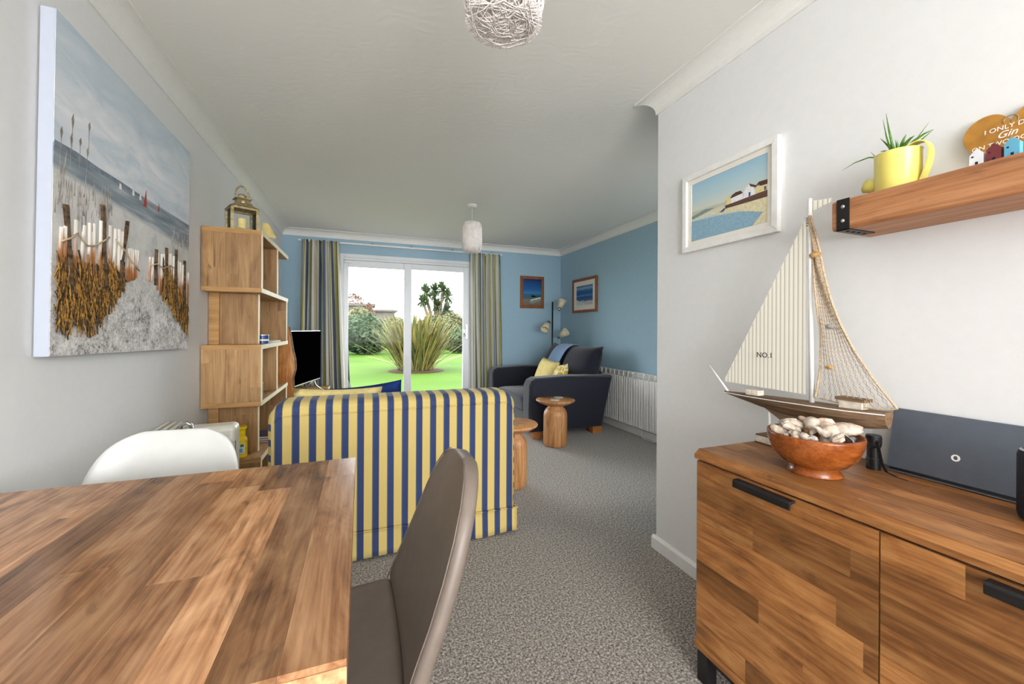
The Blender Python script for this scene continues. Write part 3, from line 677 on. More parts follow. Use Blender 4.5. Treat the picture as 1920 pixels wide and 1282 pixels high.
# ---- navy snuggler armchair, facing -x. local: x depth, y width
ns = thing('navy_armchair', 'wide navy fabric armchair by the radiator', 'armchair', (0, 0, 0))
def arm(y0, y1, flare):
    mb = MB(); rg = []
    pr = [(1.655, .075), (1.645, .30), (1.645, .56), (1.668, .615), (1.72, .642), (2.10, .655), (2.66, .640), (2.60, .34), (2.545, .075)]
    for f in (0, .12, .88, 1):
        ins = .0 if 0 < f < 1 else .02
        rg.append([(x + (ins if x < 2 else -ins), y0 + (y1 - y0) * f + flare * max(0, z - .2) * .06, z - (ins if z > .3 else 0)) for x, z in pr])
    mb.loft(rg); o = obj('arm', mb, M['navy_cloth'], ns, bevel=.012, seg=3); return o
for y0, y1, fl_ in ((3.82, 4.03, -1), (5.04, 5.25, 1)):
    o = arm(y0, y1, fl_)
    ye = y0 if fl_ < 0 else y1
    obj('arm_piping', MB().tube([(1.665, ye, .09), (1.655, ye, .55), (1.68, ye - .0 + fl_ * .025, .605), (1.73, ye + fl_ * .026, .632), (2.1, ye + fl_ * .027, .645), (2.64, ye + fl_ * .026, .63)], .004, 6), M['navy_cloth'], o, smooth=True)
obj('base', MB().box(1.68, 4.03, .075, 2.5, 5.04, .26), M['navy_cloth'], ns, bevel=.01)
sc_ = MB(); rg = []
for x, i in ((1.665, .03), (1.68, .008), (1.75, 0), (2.40, 0), (2.46, .02)):
    rg.append([(x, 4.035 + i, .262), (x, 5.035 - i, .262), (x, 5.035 - i * .5, .37 - i), (x, 4.9, .412 - i), (x, 4.53, .425 - i), (x, 4.17, .412 - i), (x, 4.035 + i * .5, .37 - i)])
sc_.loft(rg); obj('seat_cushion', sc_, M['navy_cloth'], ns, smooth=True, bevel=.012, seg=3)
bk2 = MB(); rg = []
for y in (4.0, 4.03, 5.04, 5.07):
    i = .02 if y in (4.0, 5.07) else 0
    rg.append([(2.42, y, .1), (2.44, y, .6), (2.50 + i, y, .70 - i), (2.60, y, .715 - i), (2.665 - i, y, .66 - i), (2.545, y, .1)])
bk2.loft(rg); obj('back_frame', bk2, M['navy_cloth'], ns, bevel=.012)
for y, rz, tilt in ((4.235, .05, -.36), (4.80, -.05, -.30)):
    o = obj('back_cushion', cushion_mb(.66, .58, .30, 14, 2.6), M['navy_cloth'], ns, smooth=True)
    m = o.modifiers.new('weld', 'WELD'); m.merge_threshold = .001
    o.rotation_euler = (tilt, .0, PI / 2 * 3 + rz); o.location = (2.47 + .02, y, .69)
for x in (1.70, 2.42):
    for y in (3.83, 5.12): obj('foot', MB().box(x, y, 0, x + .12, y + .10, .075), M['amber_foot'], ns, bevel=.004)
# throw over the back cushion
th = MB(); 
path_t = [(2.20, .46), (2.26, .60), (2.315, .72), (2.365, .83), (2.42, .92), (2.50, .962), (2.58, .955), (2.66, .90), (2.70, .80)]
th.grid(lambda i, j: (path_t[i][0] - .012, 4.42 + .34 * j / 10 + .03 * math.sin(i * .9), path_t[i][1] + .012 + .006 * math.sin(j * 1.9)), len(path_t) - 1, 10)
tag(obj('throw_blanket', th, M['throw_blue'], None, smooth=True, solid=.012, sub=1), 'blue woollen throw draped over the navy armchair back', 'blanket')
cushion('scatter_cushion', 'plain yellow cushion in the navy armchair', 'cushion', (2.17, 4.52, .60), (-.35, .12, -PI / 2 + .1), .40, .38, .15, 'cushion_yellow', 'cushions in the navy armchair')
cushion('scatter_cushion', 'yellow and white patterned cushion in the navy armchair', 'cushion', (2.18, 4.19, .58), (-.35, -.12, -PI / 2 - .25), .38, .36, .14, 'cushion_print', 'cushions in the navy armchair')

# ---- turned wooden stools
def stool(label, loc):
    t = thing('side_table', label, 'table', loc, 0, 'turned wooden side tables')
    obj('pedestal', MB().lathe([(.108, 0), (.115, .01), (.118, .05), (.118, .30), (.112, .335), (.095, .365), (.078, .38), (.075, .39), (.09, .405)], n=40), M['wood_stool'], t, smooth=True, bevel=0)
    obj('table_top', MB().lathe([(.07, .398), (.11, .405), (.165, .425), (.192, .443), (.196, .452), (.190, .460), (.04, .4605)], n=48), M['wood_stool'], t, smooth=True); return t
stool('round turned wooden side table in front of the navy armchair', (1.82, 3.57, 0))
stool('round turned wooden side table half hidden by the striped sofa', (1.045, 2.76, 0))
def coaster(label, loc, grp): tag(obj('coaster', MB().lathe([(.046, 0), (.048, .003), (.046, .006), (.02, .0062)], loc, 24), M['coaster'], None), label, 'coaster', grp)
coaster('nearer pale coaster on the side table by the navy armchair', (1.78, 3.50, .4615), 'coasters'); coaster('farther pale coaster on the side table by the navy armchair', (1.88, 3.62, .4615), 'coasters')
coaster('farther coaster on the side table beside the striped sofa', (1.06, 2.86, .4615), 'coasters'); coaster('nearer coaster on the side table beside the striped sofa', (1.00, 2.72, .4615), 'coasters')

# ---- wall radiator on the blue wall
rd = thing('wall_radiator', 'white ribbed radiator under the blue wall', 'radiator', (XR, 0, 0))
pitch = .0865
sec_m = MB().box(-.092, .004, .10, -.080, pitch - .004, .628).box(-.08, .006, .10, -.03, pitch - .006, .11).box(-.092, .002, .626, -.03, .007, .688).box(-.085, .006, .681, -.03, pitch - .004, .688).mesh('section')
lou_m = MB().add([(-.090, .007, 0), (-.090, pitch - .002, 0), (-.062, pitch - .002, .014), (-.062, .007, .014), (-.090, .007, .003), (-.090, pitch - .002, .003), (-.062, pitch - .002, .017), (-.062, .007, .017)], [(0, 1, 2, 3), (4, 7, 6, 5), (0, 4, 5, 1), (2, 6, 7, 3), (0, 3, 7, 4), (1, 5, 6, 2)]).mesh('louvre')
flu_m = MB().cyl((-.0925, pitch * .5, .105), (-.0925, pitch * .5, .63), .003, n=8).mesh('flute')
sec_m.materials.append(M['white_paint']); lou_m.materials.append(M['white_paint']); flu_m.materials.append(M['white_paint'])
for i in range(15):
    s_ = bpy.data.objects.new('section', sec_m); col.objects.link(s_); s_.parent = rd; s_.location = (0, 3.10 + i * pitch, 0)
    for k in range(3):
        l_ = bpy.data.objects.new('louvre', lou_m); col.objects.link(l_); l_.parent = s_; l_.location = (0, 0, .634 + k * .0145)
    for dy in (-.02, .02):
        l_ = bpy.data.objects.new('flute', flu_m); col.objects.link(l_); l_.parent = s_; l_.location = (0, dy, 0)
obj('radiator_core', MB().box(-.03, 3.10, .12, -.004, 3.10 + 15 * pitch, .66), M['white_paint'], rd)
obj('cable', MB().tube([(-.05, 3.50, .12), (-.075, 3.49, .05), (-.085, 3.47, .012), (-.10, 3.40, .008), (-.09, 3.30, .008), (-.07, 3.2, .03)], .005, 6), M['trim_white'], rd, smooth=True)

# ---- sideboard
sb = thing('sideboard', 'long wooden sideboard with black handles at the right', 'sideboard', (0, 0, 0))
rng = random.Random(21); SY0, SY1 = -.49, 1.018
obj('carcass', MB().box(1.064, SY0 + .006, .112, 1.458, SY1 - .006, .724), M['wood_side_y'], sb)
wt = obj('worktop', MB().prism([(1.038, .728), (1.038, .742), (1.053, .7545), (1.460, .7545), (1.460, .728)], lambda a, b, t: (a, t, b), SY0, SY1 + .004), M['wood_side_y'], sb)
stave_rows(wt, 1.054, 1.460, SY0, SY1 + .004, .7545, .757, lambda a, b, t: (a, b, t), 'wood_side_y', .052, (.3, .8), rng)
stave_rows(wt, .7285, .7420, SY0, SY1 + .004, 1.0385, 1.0372, lambda a, b, t: (t, b, a), 'wood_side_y', .02, (.3, .8), rng)
obj('plinth', MB().box(1.036, SY0, .108, 1.458, SY1, .132), M['wood_side_y'], sb, bevel=.002)
def sdoor(y0, y1, hy0, hy1):
    d_ = obj('door', MB().box(1.046, y0, .136, 1.062, y1, .721), M['wood_side_y'], sb)
    stave_rows(d_, .136, .721, y0, y1, 1.046, 1.0425, lambda a, b, t: (t, b, a), 'wood_side_y', .062, (.18, .62), rng)
    obj('handle', MB().prism([(1.042, .716), (1.022, .716), (1.018, .711), (1.018, .694), (1.022, .692), (1.024, .707), (1.042, .711)], lambda a, b, t: (a, t, b), hy0, hy1), M['black_metal'], d_, bevel=.0015)
sdoor(.5205, SY1 - .002, .695, .862); sdoor(.018, .5175, .19, .359); sdoor(SY0 + .002, .015, -.32, -.15)
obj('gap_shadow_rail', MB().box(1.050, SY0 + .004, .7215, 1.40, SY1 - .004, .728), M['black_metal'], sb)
for y in (SY1 - .044, SY0 + .004):
    for x in (1.046, 1.41): obj('leg', MB().box(x, y, 0, x + .04, y + .04, .108), M['black_metal'], sb)
obj('base_rail', MB().box(1.050, SY0 + .044, .085, 1.08, SY1 - .044, .108), M['black_metal'], sb)

# ---- TV corner
tv = thing('television', 'black flat television on the low stand in the far left corner', 'television', (-.556, 4.545, .47), math.atan2(.93, .227))
# local x runs along the screen width, -y faces the room
obj('bezel', MB().box(-.478, -.012, .115, .478, .035, .660), M['silver_plastic'], tv, bevel=.004)
obj('screen', MB().box(-.470, -.016, .128, .470, -.011, .653), M['screen_black'], tv)
obj('rear_housing', MB().box(-.30, .03, .16, .30, .075, .50), M['black_plastic'], tv, bevel=.01)
for x in (-.30, .30): obj('stand_leg', MB().tube([(x, .0, .125), (x, -.03, .06), (x, -.10, .008), (x, -.11, .008)], .007, 8).tube([(x, .0, .125), (x, .05, .06), (x, .10, .008)], .007, 8), M['chrome'], tv, smooth=True)
ts = thing('tv_stand', 'low oak television stand in the far left corner', 'tv stand', (-.88, 4.02, 0))
o = obj('stand_top', MB().box(0, 0, .442, .53, 1.24, .47), M['wood_oak_y'], ts); obj('top_edge', MB().box(.53, 0, .442, .534, 1.24, .47), M['edge_cream'], o)
obj('side_panel', MB().box(0, 0, 0, .53, .028, .442), M['wood_oak_z'], ts); obj('side_panel', MB().box(0, 1.212, 0, .53, 1.24, .442), M['wood_oak_z'], ts)
obj('lower_shelf', MB().box(0, .028, .10, .53, 1.212, .128), M['wood_oak_y'], ts); obj('back_panel', MB().box(0, .028, .128, .012, 1.212, .442), M['wood_oak_z'], ts)
# live-edge board
ol = [(-.12, 0), (.02, 0), (.03, .2), (.025, .45), (.035, .62), (.030, .72), (.050, .80), (.046, .88), (.030, .95), (.020, 1.02), (.008, 1.10), (-.002, 1.165), (-.03, 1.175), (-.07, 1.16), (-.11, 1.1), (-.13, .8), (-.115, .4)]
sl2 = thing('live_edge_board', 'tall live-edge timber board between bookcase and television', 'board', (-.588, 3.915, 0), 0)
obj('board', MB().prism(ol, lambda a, b, t: (a, t, b), 0, .045), M['wood_slab'], sl2, bevel=.004)
obj('bark_edge', MB().tube([(x + .002, .022, z) for x, z in ol[1:12]], .012, 6), M['wood_hull'], sl2, smooth=True)
# ================================================================== CURTAINS, LAMPS, PICTURES
def curtain(label, tx0, tx1, bx0_, bx1_, z0, z1, folds, reps, ph):
    t = thing('curtain', label, 'curtain', (0, 0, 0), 0, 'striped curtains at the patio door')
    nu, nv = folds * 12, 22; mb = MB(); uv = []
    def P(i, j):
        u = i / nu; f = j / nv; z = z0 + (z1 - z0) * f
        xa = bx0_ + (tx0 - bx0_) * f ** .8; xb = bx1_ + (tx1 - bx1_) * f ** .8
        w = (u * folds * 2 * PI + ph) + .5 * math.sin(f * 2.5 + u * 9)
        amp = .044 * (1 - .25 * f); pin = math.exp(-((z - (z1 - .10)) / .035) ** 2)
        amp *= 1 - .55 * pin
        x = xa + (xb - xa) * (u + .012 * math.sin(w * 2 + 1))
        return (x, 5.405 + amp * math.sin(w) + .012 * math.sin(u * 23 + f * 3), z)
    mb.grid(P, nu, nv); me = mb.mesh('cloth', True)
    lay = me.uv_layers.new(name='uv')
    for poly in me.polygons:
        for li in poly.loop_indices:
            vi = me.loops[li].vertex_index; lay.data[li].uv = ((vi // (nv + 1)) / nu * reps, (vi % (nv + 1)) / nv)
    obj('cloth', me, M['curtain'], t, solid=.003)
    hk = MB()
    for k in range(folds + 1):
        x = tx0 + (tx1 - tx0) * (k + .3) / (folds + .6); hk.tube([(x, 5.428, z1 - .03), (x, 5.425, z1 + .0), (x, 5.44, z1 + .006)], .003, 5)
    obj('curtain_hooks', hk, M['white_paint'], t)
curtain('striped full-length curtain hanging left of the patio door', -.685, -.262, -.745, -.165, .02, 2.235, 6, 3.1, .4)
curtain('striped full-length curtain hanging right of the patio door', 1.430, 1.865, 1.462, 1.925, .02, 2.225, 6, 3.0, 1.2)
cp = thing('curtain_track', 'white curtain track above the patio door', 'curtain rail', (0, 0, 0))
obj('track', MB().box(-.72, 5.435, 2.218, 1.90, 5.455, 2.240), M['white_paint'], cp, bevel=.004)
for x in (-.45, .13, .62, 1.18, 1.75): obj('bracket', MB().box(x - .02, 5.44, 2.238, x + .02, 5.50, 2.256).cyl((x, 5.436, 2.247), (x, 5.43, 2.247), .008, n=10), M['chrome'], cp, bevel=.002)

# pendant string shades
def pendant(label, x, y, zb, zt, r, seed, n=150):
    t = thing('pendant_lamp', label, 'lamp', (x, y, ZC), 0, 'string pendant lamps'); rg = random.Random(seed); mb = MB()
    z0, z1 = zb - ZC, zt - ZC; hh = (z1 - z0) / 2; zm = (z0 + z1) / 2
    def surf(th, v):   # superellipsoid drum
        c = max(0, 1 - abs(v) ** 6) ** .25 if abs(v) < 1 else 0
        rr = r * (1 - .03 * v * v) * c
        return Vector((rr * math.cos(th), rr * math.sin(th), zm + hh * v))
    for i in range(n):
        A = rg.uniform(.4, .995); p1 = rg.uniform(0, 2 * PI); p2 = rg.uniform(0, 2 * PI); k = rg.choice((1, 1, 2)); pts = []
        N = 30
        for j in range(N + 1):
            th = 2 * PI * j / N; v = max(-.998, min(.998, A * math.sin(th * k + p2) * 1.05)); 
            pts.append(surf(th + p1, v) * (1 + 0) )
        mb.tube(pts, .0011, 4, False)
    for i in range(60):   # strings crossing the underside
        a = rg.uniform(0, 2 * PI); b = a + rg.uniform(1.2, 4.2); rr = r * .93
        mb.tube([(rr * math.cos(a), rr * math.sin(a), z0 + .012), ((math.cos(a) + math.cos(b)) * rr * .5, (math.sin(a) + math.sin(b)) * rr * .5, z0 + .002), (rr * math.cos(b), rr * math.sin(b), z0 + .012)], .0011, 4, False)
    o = obj('string_shade', mb, M['string_white'], t); o['kind'] = 'stuff'
    obj('ceiling_rose', MB().lathe([(.05, 0), (.05, -.012), (.038, -.028), (.012, -.034)], n=24), M['white_plastic'], t, smooth=False)
    obj('cord', MB().cyl((0, 0, -.03), (0, 0, z1 - .03), .003, n=8), M['white_plastic'], t)
    obj('bulb_holder', MB().cyl((0, 0, z1 - .02), (0, 0, z1 - .09), .02, n=16), M['white_plastic'], t)
    obj('bulb', MB().ball((0, 0, z1 - .135), (.03, .03, .045)), M['shade_glass'], t, smooth=True)
pendant('white string pendant lamp nearest the viewer, cut off by the top edge',   .318, .906, 1.878, 2.19, .099, 4, 230)
pendant('smaller-looking string pendant lamp hanging before the patio door', 1.012, 3.79, 1.905, 2.205, .099, 5, 260)

# three-headed floor lamp
fl2 = thing('floor_lamp', 'black floor lamp with three cream shades in the far corner', 'lamp', (2.622, 5.25, 0))
obj('base', MB().lathe([(.13, 0), (.13, .015), (.02, .025)], n=32), M['black_metal'], fl2); obj('pole', MB().cyl((0, 0, .02), (0, 0, 1.56), .011, n=12), M['black_metal'], fl2, smooth=True)
for (zz, hx, hy, dx, dy, dz) in ((1.455, .10, -.02, .04, -.01, .115), (1.255, -.085, -.03, -.075, -.06, -.085), (1.045, .095, -.03, .045, -.075, .06)):
    a_ = obj('lamp_arm', MB().cyl((0, 0, zz), (hx, hy, zz + .0), .005, n=8), M['chrome'], fl2)
    d_ = Vector((dx, dy, dz)).normalized(); b_ = Vector((hx, hy, zz))
    obj('lamp_socket', MB().cyl(b_ - d_ * .025, b_ + d_ * .03, .019, .021, 14), M['chrome'], a_, smooth=True)
    p0 = b_ + d_ * .02; obj('lamp_shade', MB().tube([p0, p0 + d_ * .04, p0 + d_ * .13], [.032, .040, .064], 24, False), M['shade_glass'], fl2, smooth=True, solid=.003)
    obj('bulb', MB().ball(p0 + d_ * .06, .02), M['white_plastic'], fl2, smooth=True)

def frame(t, w, h, fw, d, mat, place, mount=None, mw=0.0):
    """frame of four mitred bars, mount and picture. place(a,b,t): a across, b up, t out from the wall"""
    for q in ([(0, 0), (w, 0), (w - fw, fw), (fw, fw)], [(w, 0), (w, h), (w - fw, h - fw), (w - fw, fw)], [(w, h), (0, h), (fw, h - fw), (w - fw, h - fw)], [(0, h), (0, 0), (fw, fw), (fw, h - fw)]):
        obj('frame_bar', MB().prism(q, place, .0, d), M[mat], t, bevel=.0025)
    if mount:
        a0, a1 = fw - .002, fw + mw
        mm = MB()
        for q in ([(a0, a0), (w - a0, a0), (w - a1, a1), (a1, a1)], [(w - a0, a0), (w - a0, h - a0), (w - a1, h - a1), (w - a1, a1)], [(w - a0, h - a0), (a0, h - a0), (a1, h - a1), (w - a1, h - a1)], [(a0, h - a0), (a0, a0), (a1, a1), (a1, h - a1)]): mm.prism(q, place, d * .35, d * .5)
        obj('mount', mm, M[mount], t)
# white framed harbour painting on the white wall; a runs towards the viewer (-y)
wp = thing('framed_painting', 'white-framed seaside cottages painting on the white wall', 'picture', (XW, 1.505, 1.52))
pw = lambda a, b, t: (-t, -a, b)
frame(wp, .472, .362, .026, .022, 'white_paint', pw, 'cream_mount', .022)
cv_ = obj('painting', MB().prism([(.045, .045), (.427, .045), (.427, .317), (.045, .317)], pw, .004, .0085), M['seaside_paint'], wp)
def daub(poly, mat, parent, place, t0, name):   # a layer of flat paint with its own thickness
    obj(name, MB().prism(poly, place, t0, t0 + .0006), M[mat], parent)
for nm, c in (('p_sea', S(142, 178, 198)), ('p_sand', S(222, 212, 174)), ('p_brown', S(96, 72, 60)), ('p_roof', S(84, 58, 52)), ('p_cream', S(226, 210, 150)), ('p_white', S(236, 236, 238)), ('p_blue', S(52, 84, 150)), ('p_foam', S(206, 216, 216)), ('p_dull', S(136, 148, 140))): plain(nm, c, .4, .4, var=.08, scale=90)
daub([(.045, .165), (.13, .180), (.18, .172), (.10, .158), (.045, .150)], 'p_dull', cv_, pw, .0085, 'painted_hills')
daub([(.14, .150), (.22, .156), (.427, .158), (.427, .05), (.35, .05), (.39, .085), (.30, .125), (.2, .135)], 'p_sand', cv_, pw, .0085, 'painted_sand')
daub([(.045, .142), (.2, .132), (.32, .118), (.405, .092), (.36, .05), (.045, .045)], 'p_sea', cv_, pw, .0092, 'painted_shallows')
daub([(.045, .152), (.16, .150), (.2, .140), (.045, .144)], 'p_foam', cv_, pw, .0092, 'painted_surf')
daub([(.232, .165), (.427, .172), (.427, .146), (.235, .152)], 'p_brown', cv_, pw, .0096, 'painted_sea_wall')
daub([(.238, .165), (.262, .166), (.262, .190), (.248, .198), (.238, .188)], 'p_cream', cv_, pw, .0096, 'painted_cottage')
daub([(.262, .166), (.318, .168), (.318, .192), (.262, .188)], 'p_white', cv_, pw, .0096, 'painted_cottage')
daub([(.258, .187), (.268, .200), (.285, .206), (.308, .205), (.318, .192)], 'p_roof', cv_, pw, .0100, 'painted_roof')
daub([(.318, .168), (.372, .170), (.372, .196), (.345, .222), (.322, .200)], 'p_white', cv_, pw, .0098, 'painted_cottage')
daub([(.345, .222), (.375, .205), (.376, .196), (.352, .208)], 'p_roof', cv_, pw, .0102, 'painted_roof')
daub([(.372, .170), (.427, .172), (.427, .196), (.372, .196)], 'p_cream', cv_, pw, .0098, 'painted_cottage')
daub([(.366, .194), (.388, .214), (.427, .212), (.427, .194), (.395, .196), (.386, .204)], 'p_roof', cv_, pw, .0103, 'painted_roof')
daub([(.344, .170), (.352, .170), (.352, .186), (.344, .186)], 'p_blue', cv_, pw, .0104, 'painted_door'); daub([(.410, .174), (.418, .174), (.418, .188), (.410, .188)], 'p_blue', cv_, pw, .0104, 'painted_door')
daub([(.205, .143), (.222, .142), (.236, .152), (.228, .156)], 'p_blue', cv_, pw, .0100, 'painted_boat')
# boat photo on the back wall; a runs +x
bp = thing('framed_photo', 'dark framed photo of a beached boat on the back wall', 'picture', (2.208, YB, 1.472)); pb = lambda a, b, t: (a, -t, b)
frame(bp, .386, .482, .045, .022, 'wood_frame', pb); ph_ = obj('photo', MB().prism([(.043, .043), (.343, .043), (.343, .439), (.043, .439)], pb, .004, .012), M['boat_photo'], bp)
daub([(.15, .09), (.20, .07), (.34, .13), (.34, .165), (.24, .14), (.16, .125)], 'p_dull', ph_, pb, .012, 'printed_boat'); daub([(.17, .115), (.33, .155), (.33, .17), (.17, .13)], 'p_white', ph_, pb, .0127, 'printed_boat')
for a in (.17, .215, .30): daub([(a, .13), (a + .004, .13), (a + .012, .23), (a + .009, .23)], 'p_brown', ph_, pb, .0127, 'printed_mast')
daub([(.175, .165), (.185, .20), (.20, .165), (.24, .168), (.27, .178), (.34, .185), (.34, .195), (.22, .185), (.19, .19)], 'p_brown', ph_, pb, .0130, 'printed_rigging')
# wave print on the right blue wall; a runs -y
vp = thing('framed_print', 'brown framed print of a blue sea in a white mount on the right wall', 'picture', (XR, 5.10, 1.395)); pv_ = lambda a, b, t: (-t, -a, b)
frame(vp, .635, .472, .036, .022, 'wood_frame', pv_, 'cream_mount', .065); w_ = obj('print', MB().prism([(.10, .10), (.535, .10), (.535, .372), (.10, .372)], pv_, .002, .0085), M['wave_photo'], vp)
daub([(.10, .10), (.40, .10), (.22, .145), (.10, .185)], 'p_foam', w_, pv_, .0085, 'printed_beach')

# big textured beach canvas on the left wall: local y along the wall, z up
bc = thing('beach_canvas', 'large textured canvas of a fenced beach path on the left wall', 'picture', (XL, 1.583, 1.063)); bc.rotation_euler = (-.02, 0, 0)
obj('canvas', MB().box(.004, 0, 0, .0385, 1.0, 1.045), M['canvas_edge'], bc, bevel=.002)
pt = obj('painted_face', MB().box(.0385, .001, .001, .040, .999, 1.044), M['beach_paint'], bc)
rg = random.Random(9)
def stick(u0, v0, u1, v1, w, mat, h=.006, name='fence_stick', par=None):
    mb = MB(); rings = []
    for k in range(5):
        f = k / 4; u = u0 + (u1 - u0) * f + rg.uniform(-.15, .15) * w; v = v0 + (v1 - v0) * f; ww = w * rg.uniform(.85, 1.1)
        rings.append([(.0395, u - ww / 2, v), (.040 + h * .7, u - ww * .4, v), (.040 + h, u, v), (.040 + h * .7, u + ww * .4, v), (.0395, u + ww / 2, v)])
    mb.loft(rings); obj(name, mb, M[mat], par or bc)
for u, v0, v1, w in ((.037, .10, .395, .013), (.055, .11, .402, .012), (.104, .13, .435, .012), (.138, .14, .428, .014), (.172, .15, .443, .013), (.192, .15, .447, .013), (.231, .17, .468, .013), (.291, .20, .466, .015), (.320, .22, .462, .014), (.345, .24, .466, .014), (.368, .26, .464, .013),
                     (.412, .275, .408, .012), (.430, .28, .412, .010), (.447, .285, .410, .010), (.462, .29, .414, .010), (.476, .30, .414, .009),
                     (.584, .30, .406, .010), (.604, .30, .41, .010), (.660, .27, .44, .012), (.690, .25, .44, .012), (.716, .24, .445, .012), (.760, .22, .455, .013), (.785, .21, .46, .012), (.812, .19, .455, .012), (.870, .16, .44, .013), (.895, .14, .438, .013), (.920, .12, .43, .013), (.965, .11, .40, .014), (.990, .10, .40, .011)):
    stick(u - .004, v0, u + rg.uniform(-.004, .006), v1, w, 'stick_paint')
for u0, v0, u1, v1, w in ((.085, .20, .053, .468, .020), (.262, .22, .240, .525, .021), (.350, .27, .401, .512, .017), (.634, .29, .634, .45, .012), (.735, .24, .735, .478, .014), (.842, .18, .837, .492, .015), (.945, .13, .941, .455, .015)): stick(u0, v0, u1, v1, w, 'stick_dark', .010, 'fence_post')
for k0, pts in enumerate(([(.026, .35), (.06, .365), (.10, .392), (.125, .372), (.15, .362), (.19, .372), (.24, .40), (.27, .42)], [(.31, .42), (.35, .40), (.385, .385), (.41, .36), (.44, .35), (.478, .33)], [(.575, .37), (.63, .385), (.69, .375), (.76, .40), (.80, .395)])):
    obj('rope', MB().tube([(.049, u, v) for u, v in pts], .0028, 6), M['rope'], bc, smooth=True)
st = MB(); st2 = MB()
for i in range(1100):   # straw strands glued at the foot of the fence
    if i < 720:
        f = rg.random(); u = .02 + f * .36; lo = .085 + max(0, (u - .2)) * 1.02; v = rg.uniform(lo, .26 + .05 * rg.random() + f * .02)
    else:
        f = rg.random(); u = .70 + f * .29; lo = max(.085, .26 - (u - .70) * .62); v = rg.uniform(lo, lo + .15)
    l = rg.uniform(.03, .09); a = rg.gauss(PI / 2, .28); w = rg.uniform(.0008, .0022); du, dv = math.cos(a) * l / 2, math.sin(a) * l / 2
    du, dv = (max(-.02, min(du, .99 - u, u - .005)), dv)
    v = max(v, .04); (st if i % 2 else st2).tube([(.042 + rg.uniform(0, .005), u - du, v - dv), (.046, u, v), (.042, u + du, v + dv)], w, 4)
o = obj('straw', st, M['straw_dark'], bc); o['kind'] = 'stuff'
o = obj('straw', st2, M['straw_gold'], bc); o['kind'] = 'stuff'
obj('painted_headland', MB().prism([(.004, .628), (.30, .634), (.54, .640), (.52, .648), (.36, .652), (.22, .650), (.10, .655), (.004, .650)], lambda a, b, t: (t, a, b), .0401, .0404), M['headland_paint'], bc)
gr = MB()
for i in range(110):
    u = rg.uniform(.01, .30) if i < 80 else rg.uniform(.80, .99); v = rg.uniform(.46, .56) - (.06 if i < 80 else .0) * rg.random(); l = rg.uniform(.03, .09)
    if i >= 80: v, l = rg.uniform(.51, .55), rg.uniform(.02, .05)
    gr.add([(.0404, u - .004, v), (.0404, u + .004, v), (.0406, u + rg.uniform(-.008, .012), v + l)], [(0, 1, 2)])
o = obj('painted_grass', gr, M['grass_paint'], bc, solid=.0004); o['kind'] = 'stuff'
for u, v, l in ((.080, .72, .05), (.075, .66, .045), (.162, .75, .035), (.030, .665, .04), (.155, .66, .035), (.118, .68, .03), (.27, .555, .03), (.86, .60, .025), (.955, .63, .025), (.985, .58, .02)):
    obj('painted_reed', MB().prism([(u - .0015, v - .07), (u - .0005, v - .07), (u + .002, v), (u + .008, v + l * .5), (u + .004, v + l), (u - .004, v + l * .6), (u, v)], lambda a, b, t: (t, a, b), .0402, .0408), M['reed_paint'], bc)
for u, v, s_ in ((.540, .612, 1.0), (.660, .628, .5)):
    obj('painted_sailboat', MB().prism([(u - .016 * s_, v), (u + .012 * s_, v), (u + .006 * s_, v + .075 * s_)], lambda a, b, t: (t, a, b), .0402, .0410), M['red_paint'], bc)
for u, v in ((.353, .634), (.445, .640), (.50, .64)): obj('painted_cloud_sail', MB().prism([(u - .008, v - .012), (u + .008, v - .012), (u + .006, v + .008), (u - .005, v + .010)], lambda a, b, t: (t, a, b), .0402, .0408), M['white_paint'], bc)

# ================================================================== SMALL THINGS
# lantern
ln = thing('lantern', 'weathered brass lantern on top of the bookcase', 'lantern', (-.712, 2.985, 1.762), math.radians(26))
s = .068; hgt = .145
for x in (-1, 1):
    for y in (-1, 1): obj('post', MB().box(x * s - .008, y * s - .008, .0, x * s + .008, y * s + .008, hgt), M['brass_old'], ln)
obj('base_tray', MB().box(-s - .010, -s - .010, 0, s + .010, s + .010, .012), M['brass_old'], ln, bevel=.002)
obj('top_rim', MB().box(-s - .008, -s - .008, hgt - .012, s + .008, -s + .006, hgt).box(-s - .008, s - .006, hgt - .012, s + .008, s + .008, hgt).box(-s - .008, -s + .006, hgt - .012, -s + .006, s - .006, hgt).box(s - .006, -s + .006, hgt - .012, s + .008, s - .006, hgt), M['brass_old'], ln)
rr = [(s + .012, hgt), (s * .80, hgt + .016), (s * .60, hgt + .034), (s * .48, hgt + .052), (s * .44, hgt + .060)]
obj('roof', MB().loft([[(-a, -a, z), (a, -a, z), (a, a, z), (-a, a, z)] for a, z in rr]), M['brass_old'], ln)
obj('cap', MB().box(-.045, -.045, hgt + .060, .045, .045, hgt + .066).lathe([(.026, hgt + .066), (.026, hgt + .085), (.016, hgt + .095)], n=20), M['brass_old'], ln, bevel=.002)
obj('ring_handle', MB().tube([(.028 * math.cos(a) * 1.3, 0, hgt + .085 + .062 * math.sin(a) * 1.0) for a in [PI * k / 14 for k in range(15)]], .0048, 8), M['brass_old'], ln, smooth=True)
obj('emblem', MB().ball((.0, -s * .55, hgt + .040), (.016, .006, .014)), M['brass_old'], ln, smooth=True)
for x0, y0, x1, y1 in ((-s, -s, s, -s), (-s, s, s, s), (-s, -s, -s, s), (s, -s, s, s)):
    obj('lantern_pane', MB().box(min(x0, x1) - .001, min(y0, y1) - .001, .012, max(x0, x1) + .001, max(y0, y1) + .001, hgt - .012), M['glass'], ln)
obj('candle', MB().cyl((0, 0, .012), (0, 0, .085), .024, n=20), M['cushion_yellow'], ln)
gc = thing('greeting_card', 'folded yellow card propped behind the lantern', 'card', (-.60, 3.09, 1.762), -.5)
